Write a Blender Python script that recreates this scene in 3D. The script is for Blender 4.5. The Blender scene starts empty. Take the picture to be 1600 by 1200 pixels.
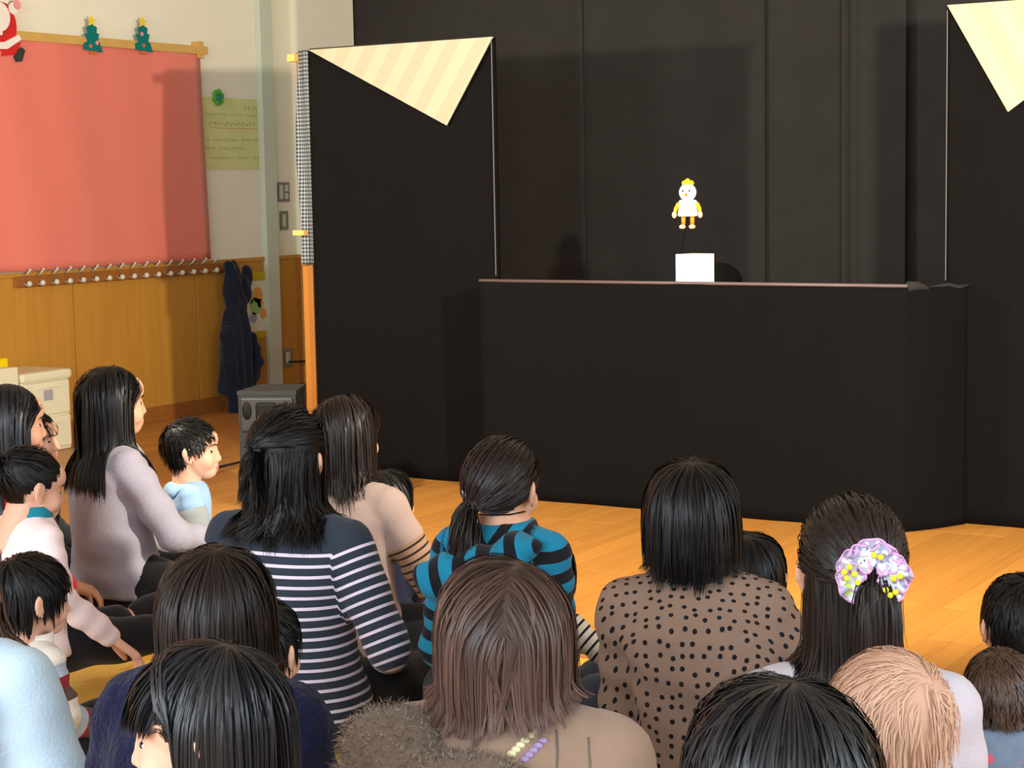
import bpy, math, random
import numpy as np
from mathutils import Vector, Matrix
random.seed(7); RNG = np.random.default_rng(7)
scene = bpy.context.scene
COL = scene.collection

# ------------------------------------------------------------------ camera
CAM = np.array([5.3264, -6.8722, 1.3400]); YAW, PITCH, ROLL, FPX = -0.55241, -0.10804, -0.018802, 2834.6
_fw = np.array([math.sin(YAW)*math.cos(PITCH), math.cos(YAW)*math.cos(PITCH), math.sin(PITCH)])
_r0 = np.array([math.cos(YAW), -math.sin(YAW), 0.0]); _u0 = np.cross(_r0, _fw)
_rt = math.cos(ROLL)*_r0 + math.sin(ROLL)*_u0; _up = -math.sin(ROLL)*_r0 + math.cos(ROLL)*_u0
def hit(uv, axis, val):
    """point where the pixel's ray meets the plane axis = val"""
    r = _fw + _rt*(uv[0]-800)/FPX - _up*(uv[1]-600)/FPX
    return CAM + r*(val-CAM[axis])/r[axis]
cd = bpy.data.cameras.new('camera'); cam = bpy.data.objects.new('camera', cd); COL.objects.link(cam)
cd.sensor_width = 36; cd.lens = FPX/1600*36; cd.clip_start = 0.05; cd.clip_end = 60
cam.matrix_world = Matrix(((_rt[0], _up[0], -_fw[0], CAM[0]), (_rt[1], _up[1], -_fw[1], CAM[1]), (_rt[2], _up[2], -_fw[2], CAM[2]), (0, 0, 0, 1)))
scene.camera = cam

# ------------------------------------------------------------------ world, lamps, exposure
scene.view_settings.view_transform = 'Standard'; scene.view_settings.look = 'None'
scene.view_settings.gamma = 1; scene.view_settings.exposure = 0.0; scene.view_settings.use_curve_mapping = False
w = bpy.data.worlds.new('world'); scene.world = w; w.use_nodes = True
w.node_tree.nodes['Background'].inputs[0].default_value = (0.75, 0.87, 1.0, 1); w.node_tree.nodes['Background'].inputs[1].default_value = 1.0
def spot(name, loc, target, power, col, angle, blend, rad):
    l = bpy.data.lights.new(name, 'SPOT'); l.energy = power; l.color = col; l.spot_size = math.radians(angle); l.spot_blend = blend; l.shadow_soft_size = rad
    o = bpy.data.objects.new(name, l); COL.objects.link(o); o.location = loc
    o.rotation_euler = (Vector(target)-Vector(loc)).to_track_quat('-Z', 'Y').to_euler(); return o
def area(name, loc, target, sx, sy, power, col):
    l = bpy.data.lights.new(name, 'AREA'); l.shape = 'RECTANGLE'; l.size = sx; l.size_y = sy; l.energy = power; l.color = col
    o = bpy.data.objects.new(name, l); COL.objects.link(o); o.location = loc
    o.rotation_euler = (Vector(target)-Vector(loc)).to_track_quat('-Z', 'Y').to_euler(); return o
# two stage lamps on stands either side of the front row (their shadows on wall and backdrop give the places)
spot('stage_lamp_right_offscreen', (4.65, -2.88, 1.87), (1.1, 0.2, 1.15), 900, (1.0, 0.89, 0.70), 105, 0.6, 0.05)
spot('stage_lamp_left_offscreen', (0.12, -2.88, 1.95), (2.1, 0.3, 1.0), 480, (1.0, 0.90, 0.72), 105, 0.6, 0.05)
# daylight through the windows behind the camera and along the right side
area('window_rear_offscreen', (3.2, -9.42, 2.0), (3.2, 0, 2.0), 7.7, 1.85, 440, (0.80, 0.90, 1.0))
area('window_right_offscreen', (8.62, -4.5, 2.0), (0, -4.5, 2.0), 6.3, 1.85, 220, (0.82, 0.91, 1.0))

# ------------------------------------------------------------------ materials
def lin(c):
    return tuple(((v/255)/12.92 if v/255 <= 0.04045 else (((v/255)+0.055)/1.055)**2.4) for v in c) + (1,)
MATS = {}
class NT:
    def __init__(s, m): s.t = m.node_tree; s.n = s.t.nodes; s.b = s.n['Principled BSDF']
    def new(s, typ, **kw):
        n = s.n.new(typ)
        for k, v in kw.items():
            if k.startswith('i_'): n.inputs[k[2:].replace('_', ' ')].default_value = v
            else: setattr(n, k, v)
        return n
    def link(s, a, b): s.t.links.new(a, b)
    def math(s, op, a, b=None, c=None):
        n = s.n.new('ShaderNodeMath'); n.operation = op
        for i, v in enumerate((a, b, c)):
            if v is None: continue
            if isinstance(v, (int, float)): n.inputs[i].default_value = v
            else: s.link(v, n.inputs[i])
        return n.outputs[0]
    def mix(s, f, a, b):
        n = s.n.new('ShaderNodeMix'); n.data_type = 'RGBA'
        for sock, v in ((n.inputs[0], f), (n.inputs[6], a), (n.inputs[7], b)):
            if isinstance(v, (int, float, tuple)): sock.default_value = v
            else: s.link(v, sock)
        return n.outputs[2]
    def attr(s, name): return s.new('ShaderNodeAttribute', attribute_name=name).outputs['Fac']
    def coord(s, which='Object'): return s.n.new('ShaderNodeTexCoord').outputs[which]
    def noise(s, vec, scale, detail=3, rough=0.5, stretch=None):
        if stretch:
            m = s.n.new('ShaderNodeMapping'); m.inputs['Scale'].default_value = stretch; s.link(vec, m.inputs[0]); vec = m.outputs[0]
        n = s.n.new('ShaderNodeTexNoise'); n.inputs['Scale'].default_value = scale; n.inputs['Detail'].default_value = detail; n.inputs['Roughness'].default_value = rough
        s.link(vec, n.inputs['Vector']); return n.outputs['Fac']
    def bump(s, h, strength, dist=0.01):
        n = s.n.new('ShaderNodeBump'); n.inputs['Strength'].default_value = strength; n.inputs['Distance'].default_value = dist
        s.link(h, n.inputs['Height']); s.link(n.outputs[0], s.b.inputs['Normal'])
def base(name, rough=0.6, spec=0.4, color=None):
    m = bpy.data.materials.new(name); m.use_nodes = True; t = NT(m)
    t.b.inputs['Roughness'].default_value = rough; t.b.inputs['Specular IOR Level'].default_value = spec
    if color: t.b.inputs['Base Color'].default_value = lin(color)
    MATS[name] = m; return m, t
def scale(c, k): return tuple(min(255, v*k) for v in c)
def plain(name, c, rough=0.6, spec=0.4, var=0.08, nscale=12, bump=0.0, bscale=80, sheen=0.0):
    if name in MATS: return MATS[name]
    m, t = base(name, rough, spec)
    co = t.coord()
    f = t.noise(co, nscale, 4)
    t.link(t.mix(f, lin(scale(c, 1-var)), lin(scale(c, 1+var))), t.b.inputs['Base Color'])
    if bump: t.bump(t.noise(co, bscale, 3), bump, 0.004)
    if sheen: t.b.inputs['Sheen Weight'].default_value = sheen
    return m
def cloth(name, c, var=0.1, bump=0.35, bscale=220, c2=None, nscale=6, rough=0.9):
    if name in MATS: return MATS[name]
    m, t = base(name, rough, 0.15); co = t.coord()
    f = t.noise(co, nscale, 5, 0.6); c2 = c2 or scale(c, 1+var)
    t.link(t.mix(f, lin(scale(c, 1-var)), lin(c2)), t.b.inputs['Base Color'])
    t.bump(t.noise(co, bscale, 2), bump, 0.003); t.b.inputs['Sheen Weight'].default_value = 0.15
    return m
def stripes(name, colors, period, attr='u', soft=0.0, bump=0.3, zmin=None, zmax=None, smin=None, basec=None):
    """colors: list of (upto_fraction, rgb) over one period; outside [zmin,zmax] (torso) basec"""
    m, t = base(name, 0.9, 0.15)
    u = t.attr(attr); ph = t.math('FRACT', t.math('DIVIDE', u, period))
    r = t.new('ShaderNodeValToRGB'); r.color_ramp.interpolation = 'CONSTANT'
    el = r.color_ramp.elements
    prev = 0.0
    for i, (up, c) in enumerate(colors):
        e = el[i] if i < 2 else el.new(prev)
        e.position = prev; e.color = lin(c); prev = up
    t.link(ph, r.inputs[0]); col = r.outputs[0]
    if zmin is not None: col = t.mix(t.math('MULTIPLY', t.math('LESS_THAN', u, zmin), t.math('LESS_THAN', t.attr('arm'), 0.5)), col, lin(basec))
    if zmax is not None: col = t.mix(t.math('GREATER_THAN', u, zmax), col, lin(basec))
    if smin is not None: col = t.mix(t.math('LESS_THAN', t.attr('s'), smin), col, lin(basec))
    t.link(col, t.b.inputs['Base Color']); t.bump(t.noise(t.coord(), 240, 2), bump, 0.003)
    t.b.inputs['Sheen Weight'].default_value = 0.1
    return m
def hairmat(name, c, c2, rough=0.34, spec=0.5):
    m, t = base(name, rough, spec)
    t.link(t.mix(t.attr('tint'), lin(c), lin(c2)), t.b.inputs['Base Color'])
    return m
def wood(name, c1, c2, axis, scale_=3.0, rough=0.35, perobj=0.0, spec=0.5, streak=18, wear=0.0):
    m, t = base(name, rough, spec); co = t.coord()
    st = [streak, streak, streak]; st[axis] = 1.0
    vec = co
    if perobj:
        oi = t.n.new('ShaderNodeObjectInfo'); add = t.n.new('ShaderNodeVectorMath'); add.operation = 'ADD'
        mul = t.math('MULTIPLY', oi.outputs['Random'], 37.0); t.link(co, add.inputs[0]); t.link(mul, add.inputs[1]); vec = add.outputs[0]
    f = t.noise(vec, scale_, 6, 0.6, tuple(st))
    col = t.mix(f, lin(c1), lin(c2))
    if perobj:
        hs = t.n.new('ShaderNodeHueSaturation'); t.link(col, hs.inputs['Color'])
        t.link(t.math('MULTIPLY_ADD', oi.outputs['Random'], perobj, 1-perobj/2), hs.inputs['Value']); col = hs.outputs[0]
    t.link(col, t.b.inputs['Base Color']); t.bump(f, 0.08, 0.002)
    return m

# ------------------------------------------------------------------ mesh helpers
def new_mesh(name, V, F, smooth=False):
    me = bpy.data.meshes.new(name)
    me.from_pydata([tuple(v) for v in V], [], [tuple(f) for f in F]); me.update()
    if smooth: me.polygons.foreach_set('use_smooth', [True]*len(me.polygons))
    return me
def fast_mesh(name, V, F):
    """V (n,3) array, F (m,k) array of equal-size faces, smooth shaded"""
    me = bpy.data.meshes.new(name); V = np.asarray(V, np.float32); F = np.asarray(F, np.int32); m, k = F.shape
    me.vertices.add(len(V)); me.vertices.foreach_set('co', V.ravel())
    me.loops.add(m*k); me.loops.foreach_set('vertex_index', F.ravel())
    me.polygons.add(m); me.polygons.foreach_set('loop_start', np.arange(0, m*k, k, dtype=np.int32))
    me.polygons.foreach_set('use_smooth', np.ones(m, bool)); me.update(calc_edges=True); return me
def obj(name, me, mat=None, parent=None, loc=None):
    o = bpy.data.objects.new(name, me); COL.objects.link(o)
    if mat is not None:
        for mm in (mat if isinstance(mat, (list, tuple)) else [mat]):
            o.data.materials.append(MATS[mm] if isinstance(mm, str) else mm)
    if parent is not None: o.parent = parent
    if loc is not None: o.location = loc
    return o
def empty(name, loc=(0, 0, 0), rz=0):
    o = bpy.data.objects.new(name, None); COL.objects.link(o); o.location = loc; o.rotation_euler = (0, 0, rz); o.empty_display_size = 0.1; return o
def tag(o, label=None, cat=None, group=None, kind=None):
    if label: o['label'] = label
    if cat: o['category'] = cat
    if group: o['group'] = group
    if kind: o['kind'] = kind
    return o
BOXF = [(0, 3, 2, 1), (4, 5, 6, 7), (0, 1, 5, 4), (1, 2, 6, 5), (2, 3, 7, 6), (3, 0, 4, 7)]
class MB:
    def __init__(s): s.V = []; s.F = []
    def add(s, V, F):
        b = len(s.V); s.V += [tuple(v) for v in V]; s.F += [tuple(i+b for i in f) for f in F]; return s
    def box(s, x0, x1, y0, y1, z0, z1):
        return s.add([(x0, y0, z0), (x1, y0, z0), (x1, y1, z0), (x0, y1, z0), (x0, y0, z1), (x1, y0, z1), (x1, y1, z1), (x0, y1, z1)], BOXF)
    def bbox(s, x0, x1, y0, y1, z0, z1, b=0.004):
        """box with chamfered edges"""
        import bmesh
        bm = bmesh.new(); bmesh.ops.create_cube(bm, size=1)
        for v in bm.verts: v.co = Vector(((x0+x1)/2+v.co.x*(x1-x0), (y0+y1)/2+v.co.y*(y1-y0), (z0+z1)/2+v.co.z*(z1-z0)))
        bmesh.ops.bevel(bm, geom=bm.edges[:], offset=b, segments=2, affect='EDGES', profile=0.6)
        bm.verts.ensure_lookup_table(); s.add([v.co[:] for v in bm.verts], [[v.index for v in f.verts] for f in bm.faces]); bm.free(); return s
    def tube(s, pts, r, n=8, cap=True):
        pts = [np.array(p, float) for p in pts]; rr = r if isinstance(r, (list, tuple)) else [r]*len(pts)
        b = len(s.V); prev = None
        for i, p in enumerate(pts):
            d = pts[min(i+1, len(pts)-1)]-pts[max(i-1, 0)]; d = d/(np.linalg.norm(d)+1e-9)
            a = prev if prev is not None else (np.array([0, 0, 1.0]) if abs(d[2]) < 0.9 else np.array([1.0, 0, 0]))
            a = a-d*(a@d); a /= np.linalg.norm(a); prev = a; c = np.cross(d, a)
            for k in range(n):
                t = 2*math.pi*k/n; s.V.append(tuple(p+rr[i]*(math.cos(t)*a+math.sin(t)*c)))
        for i in range(len(pts)-1):
            for k in range(n):
                s.F.append((b+i*n+k, b+i*n+(k+1) % n, b+(i+1)*n+(k+1) % n, b+(i+1)*n+k))
        if cap: s.F.append(tuple(b+k for k in range(n))[::-1]); s.F.append(tuple(b+(len(pts)-1)*n+k for k in range(n)))
        return s
    def ball(s, c, r, nu=12, nv=8):
        r = r if isinstance(r, (tuple, list, np.ndarray)) else (r, r, r); V = []; F = []
        for j in range(nv+1):
            th = math.pi*j/nv
            for i in range(nu):
                ph = 2*math.pi*i/nu; V.append((c[0]+r[0]*math.sin(th)*math.cos(ph), c[1]+r[1]*math.sin(th)*math.sin(ph), c[2]+r[2]*math.cos(th)))
        for j in range(nv):
            for i in range(nu): F.append((j*nu+i, (j+1)*nu+i, (j+1)*nu+(i+1) % nu, j*nu+(i+1) % nu))
        return s.add(V, F)
    def prism(s, poly, o, ax, ay, az, depth):
        """polygon (2D) extruded: o + x*ax + y*ay, thickness depth along az"""
        o, ax, ay, az = [np.array(v, float) for v in (o, ax, ay, az)]; n = len(poly)
        V = [o+x*ax+y*ay for x, y in poly]+[o+x*ax+y*ay+az*depth for x, y in poly]
        F = [tuple(range(n))[::-1], tuple(range(n, 2*n))]+[(i, (i+1) % n, n+(i+1) % n, n+i) for i in range(n)]
        return s.add(V, F)
    def build(s, name, mat, parent=None, smooth=False, loc=None):
        return obj(name, new_mesh(name, s.V, s.F, smooth), mat, parent, loc)
def sheet(p0, p1, z0, z1, thick, nx, nz, f):
    """upright cloth between plan points p0 and p1; f(s,z) = offset along the plan normal; returns MB"""
    p0 = np.array(p0, float); p1 = np.array(p1, float); d = p1-p0; L = np.linalg.norm(d); nrm = np.array([d[1], -d[0]])/L
    V = []
    for side in (0, 1):
        for j in range(nz+1):
            z = z0+(z1-z0)*j/nz
            for i in range(nx+1):
                t = i/nx; q = p0+d*t+nrm*(f(t*L, z)-side*thick); V.append((q[0], q[1], z))
    n = (nx+1)*(nz+1); idx = lambda side, i, j: side*n+j*(nx+1)+i; F = []
    for j in range(nz):
        for i in range(nx):
            F.append((idx(0, i, j), idx(0, i+1, j), idx(0, i+1, j+1), idx(0, i, j+1))); F.append((idx(1, i, j), idx(1, i, j+1), idx(1, i+1, j+1), idx(1, i+1, j)))
    for i in range(nx):
        F.append((idx(0, i, 0), idx(1, i, 0), idx(1, i+1, 0), idx(0, i+1, 0))); F.append((idx(0, i, nz), idx(0, i+1, nz), idx(1, i+1, nz), idx(1, i, nz)))
    for j in range(nz):
        F.append((idx(0, 0, j), idx(0, 0, j+1), idx(1, 0, j+1), idx(1, 0, j))); F.append((idx(0, nx, j), idx(1, nx, j), idx(1, nx, j+1), idx(0, nx, j+1)))
    m = MB(); m.add(V, F); return m

# ------------------------------------------------------------------ room shell
XW, YB, XR, YF, ZC = -2.068, 2.49, 8.6, -9.4, 3.15
plain('wall_paint', (238, 232, 210), 0.75, 0.2, 0.03, 3, 0.05, 60)
plain('ceiling_paint', (225, 225, 218), 0.9, 0.1, 0.03, 3)
wood('wainscot_wood', (176, 120, 42), (204, 148, 62), 2, 2.2, 0.42, streak=14)
wood('plank_wood', (166, 106, 42), (190, 134, 62), 1, 2.0, 0.40, perobj=0.16, streak=22)
plain('rail_wood', (150, 92, 40), 0.45, 0.4, 0.12, 20)
plain('steel_post', (200, 208, 188), 0.45, 0.5, 0.03)
tag(MB().box(XW-0.12, XW, YF, YB+0.12, 0, ZC).build('wall_left', 'wall_paint'), kind='structure')
tag(MB().box(XW, XR, YB, YB+0.12, 0, ZC).build('wall_back', 'wall_paint'), kind='structure')
tag(MB().box(XW-0.12, XR+0.12, YF-0.12, YB+0.12, ZC, ZC+0.1).build('ceiling', 'ceiling_paint'), kind='structure')
# right and rear walls with window openings
plain('window_frame_metal', (150, 152, 150), 0.4, 0.5, 0.03)
mg, tg = base('window_glass', 0.02, 0.5, (245, 250, 250)); tg.b.inputs['Transmission Weight'].default_value = 1.0; tg.b.inputs['IOR'].default_value = 1.02
wr = tag(MB().box(XR, XR+0.12, YF, YB+0.12, 0, 1.05).box(XR, XR+0.12, YF, YB+0.12, 2.95, ZC).box(XR, XR+0.12, -1.3, YB+0.12, 1.05, 2.95).box(XR, XR+0.12, YF, -7.7, 1.05, 2.95).build('wall_right', 'wall_paint'), kind='structure')
wf = tag(MB().box(XW-0.12, XR+0.12, YF-0.12, YF, 0, 1.05).box(XW-0.12, XR+0.12, YF-0.12, YF, 2.95, ZC).box(XW-0.12, -0.7, YF-0.12, YF, 1.05, 2.95).box(7.1, XR+0.12, YF-0.12, YF, 1.05, 2.95).build('wall_front', 'wall_paint'), kind='structure')
wn = 0
for k in range(6):
    wn += 1; x0 = -0.7+k*1.3; r = MB().box(x0, x0+0.05, YF-0.09, YF-0.03, 1.05, 2.95).box(x0+1.25, x0+1.3, YF-0.09, YF-0.03, 1.05, 2.95).box(x0, x0+1.3, YF-0.09, YF-0.03, 1.05, 1.1).box(x0, x0+1.3, YF-0.09, YF-0.03, 2.9, 2.95).build('window_%d' % wn, 'window_frame_metal'); tag(r, kind='structure')
for k in range(5):
    wn += 1; y0 = -7.7+k*1.28; r = MB().box(XR+0.03, XR+0.09, y0, y0+0.05, 1.05, 2.95).box(XR+0.03, XR+0.09, y0+1.23, y0+1.28, 1.05, 2.95).box(XR+0.03, XR+0.09, y0, y0+1.28, 1.05, 1.1).box(XR+0.03, XR+0.09, y0, y0+1.28, 2.9, 2.95).build('window_%d' % wn, 'window_frame_metal'); tag(r, kind='structure')
# floor: sub-floor plus planks running towards the stage
floor = tag(MB().box(XW-0.12, XR+0.12, YF-0.12, YB+0.12, -0.10, -0.018).build('floor', 'rail_wood'), kind='structure')
PW = 0.08; npl = 0; rest = MB(); plank_me = {}
def plank_mesh(L):
    if L not in plank_me:
        m = MB(); g = 0.0009; c = 0.0008
        x0, x1, y0, y1 = g, PW-g, g, L-g
        m.add([(x0, y0, -0.018), (x1, y0, -0.018), (x1, y1, -0.018), (x0, y1, -0.018), (x0, y0, -c), (x1, y0, -c), (x1, y1, -c), (x0, y1, -c), (x0+c, y0+c, 0), (x1-c, y0+c, 0), (x1-c, y1-c, 0), (x0+c, y1-c, 0)],
              [(0, 1, 5, 4), (1, 2, 6, 5), (2, 3, 7, 6), (3, 0, 4, 7), (4, 5, 9, 8), (5, 6, 10, 9), (6, 7, 11, 10), (7, 4, 8, 11), (8, 9, 10, 11)])
        me = new_mesh('plank', m.V, m.F); me.materials.append(MATS['plank_wood']); plank_me[L] = me
    return plank_me[L]
ncol = int((XR-XW)/PW)+1
for i in range(ncol):
    x = XW+i*PW; y = YF-random.choice((0.0, 0.4, 0.8, 1.2)); 
    while y < YB:
        L = random.choice((1.6, 1.6, 2.0)); yc = y+L/2
        if -2.1 < x < 4.7 and -3.7 < yc < 0.55 and npl < 300:
            o = bpy.data.objects.new('plank', plank_mesh(L)); COL.objects.link(o); o.location = (x, y, 0); o.parent = floor; npl += 1
        else:
            me = plank_mesh(L); rest.add([(v.co.x+x, v.co.y+y, v.co.z) for v in me.vertices], [tuple(p.vertices) for p in me.polygons])
        y += L
o = rest.build('planks', 'plank_wood', floor); o['kind'] = 'stuff'

# wainscot boards on the left and back walls
ZW = 0.906; wl = bpy.data.objects['wall_left']; wb = bpy.data.objects['wall_back']
yg = [YF]+[0.46+1.02*k for k in range(-9, 3) if 0.46+1.02*k > YF+0.2]
yg = [y for y in yg if y < YB-0.1]+[YB]
for a, b in zip(yg[:-1], yg[1:]): MB().bbox(XW, XW+0.012, a+0.004, b-0.004, 0.09, ZW, 0.002).build('wainscot_panel', 'wainscot_wood', wl)
for k in range(10):
    a = XW+0.012+k*1.02; b = min(a+1.02, XR); MB().bbox(a+0.004, b-0.004, YB-0.012, YB, 0.09, ZW, 0.002).build('wainscot_panel', 'wainscot_wood', wb)
tag(MB().bbox(XW, XW+0.018, YF, YB, 0, 0.09, 0.003).build('baseboard_left', 'rail_wood'), kind='structure')
tag(MB().bbox(XW+0.02, XR, YB-0.018, YB, 0, 0.09, 0.003).build('baseboard_back', 'rail_wood'), kind='structure')
tag(MB().bbox(XW, XW+0.022, YF, YB, ZW, ZW+0.025, 0.004).build('trim_1', 'wainscot_wood'), kind='structure')
tag(MB().bbox(XW+0.022, XR, YB-0.022, YB, ZW, ZW+0.025, 0.004).build('trim_2', 'wainscot_wood'), kind='structure')
tag(MB().bbox(XW, XW+0.03, YB-0.03, YB, 0.09, ZW, 0.004).build('trim_3', 'rail_wood'), kind='structure')
p1 = hit((412, 250), 0, XW+0.04); p2 = hit((431, 250), 0, XW+0.04)
tag(MB().bbox(XW, XW+0.045, p1[1], p2[1], 0, ZC, 0.006).build('trim_4', 'steel_post'), kind='structure')

# ------------------------------------------------------------------ puppet stage
def blackcloth(name, c):
    m, t = base(name, 0.95, 0.08); co = t.coord()
    t.link(t.mix(t.noise(co, 5, 5, 0.6), lin(scale(c, 0.9)), lin(scale(c, 1.15))), t.b.inputs['Base Color'])
    t.bump(t.noise(co, 260, 2), 0.25, 0.002); return m
blackcloth('black_velvet', (14, 12, 12)); blackcloth('black_backdrop', (42, 40, 39))
plain('rail_pinkish', (92, 76, 74), 0.5, 0.4, 0.08); plain('dark_metal', (26, 25, 25), 0.4, 0.5)
plain('masking_tape', (210, 168, 92), 0.6, 0.3, 0.06); plain('pale_hem', (110, 104, 102), 0.7)
m, t = base('veneer', 0.5, 0.3)
u = t.attr('u'); b1 = t.new('ShaderNodeTexNoise', noise_dimensions='1D'); b1.inputs['Scale'].default_value = 26; b1.inputs['Detail'].default_value = 1; t.link(u, b1.inputs['W'])
b2 = t.new('ShaderNodeTexNoise', noise_dimensions='1D'); b2.inputs['Scale'].default_value = 260; b2.inputs['Detail'].default_value = 2; t.link(u, b2.inputs['W'])
f = t.math('ADD', t.math('MULTIPLY', t.math('GREATER_THAN', t.math('FRACT', t.math('MULTIPLY', u, 8.0)), 0.5), 0.5), t.math('MULTIPLY', b2.outputs['Fac'], 0.5))
t.link(t.mix(f, lin((150, 142, 116)), lin((164, 158, 134))), t.b.inputs['Base Color'])
m, t = base('gingham', 0.85, 0.2); u = t.attr('u'); v = t.attr('v')
su = t.math('GREATER_THAN', t.math('FRACT', t.math('MULTIPLY', u, 55)), 0.5); sv = t.math('GREATER_THAN', t.math('FRACT', t.math('MULTIPLY', v, 55)), 0.5)
t.link(t.mix(t.math('MULTIPLY', t.math('ADD', su, sv), 0.5), lin((140, 144, 144)), lin((30, 34, 46))), t.b.inputs['Base Color'])
def set_uv(o, fu, fv=None):
    me = o.data; n = len(me.vertices); co = np.zeros(n*3); me.vertices.foreach_get('co', co); co = co.reshape(-1, 3)
    for nm, fn in (('u', fu), ('v', fv)):
        if fn is None: continue
        a = me.attributes.new(nm, 'FLOAT', 'POINT'); a.data.foreach_set('value', np.asarray(fn(co), np.float32))
H = 2.0; WA, WBX = 1.025, 3.072; PX0, PX1, PD, PH = 1.1016, 3.0159, 0.2693, 0.9459
def wing(x0, x1, label, seam):
    e = empty('stage_wing', ((x0+x1)/2, 0, 0)); ox = (x0+x1)/2
    ph = random.random()*6
    c = sheet((x0-ox, 0), (x1-ox, 0), 0.003, H-0.006, 0.02, 40, 30, lambda s, z: 0.004*math.sin(s*9+ph+z*0.7)+0.003*math.sin(s*21+z*1.5)).build('black_cloth', 'black_velvet', e, True)
    MB().tube([(x0-ox, 0.012, H-0.004), (x1-ox, 0.012, H-0.004)], 0.010).build('top_rail', 'dark_metal', e, True)
    for xx in (x0-ox+0.016, x1-ox-0.016): MB().tube([(xx, 0.018, 0), (xx, 0.018, H)], 0.011).build('side_pole', 'dark_metal', e, True)
    xs = seam-ox; MB().bbox(xs-0.0012, xs+0.0012, -0.010, -0.004, 0.95, H-0.02, 0.001).build('edge_hem', 'pale_hem', e)
    for xx in (x0-ox+0.1, x1-ox-0.1): MB().bbox(xx-0.02, xx+0.02, 0.0, 0.5, 0.0, 0.03, 0.004).build('foot', 'dark_metal', e)
    tag(e, label, 'stage wing', 'black wings of the puppet stage'); return e, ox
wl_e, ox = wing(0, WA, 'tall black cloth stage wing beside the pink-covered board wall', WA-0.004)
def pelmet(e, ox, pts, label):
    P = [hit(q, 1, -0.020) for q in pts]; P = [(p[0]-ox, min(p[2], H-0.002)) for p in P]
    o = MB().prism(P, (0, -0.016, 0), (1, 0, 0), (0, 0, 1), (0, -1, 0), 0.006).build('triangle_valance', 'veneer', e)
    a = np.array(P[1])-np.array(P[2]) if label == 'l' else np.array(P[0])-np.array(P[2]); a = a/np.linalg.norm(a); n = np.array([a[1], -a[0]])
    set_uv(o, lambda c: c[:, 0]*n[0]+c[:, 2]*n[1]); o['label'] = 'pale wood-grain triangular valance'
pelmet(wl_e, ox, [(482, 78), (770, 53), (698, 196)], 'l')
wr_e, ox2 = wing(WBX, WBX+1.03, 'tall black cloth stage wing at the far end from the coat hooks', WBX+0.004)
pelmet(wr_e, ox2, [(1480, 8), (1830, -18), (1575, 175)], 'r')
wood('pole_wood', (150, 92, 30), (172, 112, 42), 2, 2.2, 0.45)
# gingham strip and wooden pole filling the gap beside the left wing
e = tag(empty('gingham_curtain', (-0.06, 0.04, 0)), 'narrow black and white gingham curtain taped to a wooden pole', 'curtain')
o = sheet((-0.035, -0.02), (0.057, -0.02), 0.99, 2.0, 0.004, 16, 30, lambda s, z: 0.012*math.sin(s*60+z*2)).build('gingham_cloth', 'gingham', e, True)
for vv in o.data.vertices:
    if vv.co.x < 0.0: vv.co.x += 0.012*math.sin(vv.co.z*7)
set_uv(o, lambda c: c[:, 0]*1.4, lambda c: c[:, 2])
MB().bbox(-0.046, 0.016, 0.0, 0.03, 0, 1.995, 0.004).build('pole', 'pole_wood', e)
MB().bbox(-0.065, -0.02, -0.045, -0.012, 1.95, 1.985, 0.002).build('tape', 'masking_tape', e)
MB().bbox(-0.06, 0.005, -0.050, -0.012, 1.13, 1.155, 0.002).build('tape', 'masking_tape', e)
MB().bbox(-0.08, 0.02, -0.05, 0.1, 0, 0.03, 0.004).build('base', 'wainscot_wood', e)
# low front screen with playboard
XRET = hit((1515, 817), 2, 0)[0]
e = tag(empty('stage_front_screen', ((PX0+PX1)/2, -PD, 0)), 'low black cloth front screen between the two tall stage wings', 'screen'); ox = (PX0+PX1)/2
def rel(p): return (p[0]-ox, p[1]+PD)
fr = lambda s, z: 0.005*math.sin(s*7+z)+0.003*math.sin(s*19+1.3)
sheet(rel((PX0, -PD)), rel((PX1, -PD)), 0.003, PH-0.008, 0.015, 60, 20, fr).build('front_cloth', 'black_velvet', e, True)
sheet(rel((PX1, -PD)), rel((XRET, -0.022)), 0.003, PH-0.012, 0.012, 16, 20, lambda s, z: 0.008*math.sin(s*14)).build('return_cloth', 'black_velvet', e, True)
sheet(rel((PX0-0.03, -0.022)), rel((PX0, -PD)), 0.003, PH-0.012, 0.012, 16, 20, lambda s, z: 0.006*math.sin(s*14)).build('return_cloth', 'black_velvet', e, True)
MB().tube([rel((PX0, -PD))+(PH-0.004,), rel((PX1, -PD))+(PH-0.004,)], 0.007).build('top_rail', 'rail_pinkish', e, True)
MB().tube([rel((PX1, -PD))+(PH-0.006,)]+[(rel((PX1, -PD))[0]+(XRET-PX1)*k/6, (PD-0.02)*k/6, PH-0.012+0.007*math.sin(k*2.1)) for k in range(1, 7)], [0.02, 0.017, 0.008, 0.007, 0.007, 0.008, 0.006]).build('cloth_edge', 'black_backdrop', e, True)
MB().bbox(-0.95, 0.95, 0.02, 0.21, PH-0.045, PH-0.012, 0.003).build('playboard', 'black_velvet', e)
for xx in (-0.93, 0.93): MB().tube([(xx, 0.03, 0), (xx, 0.03, PH-0.03)], 0.012).build('pole', 'dark_metal', e, True)
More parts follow.
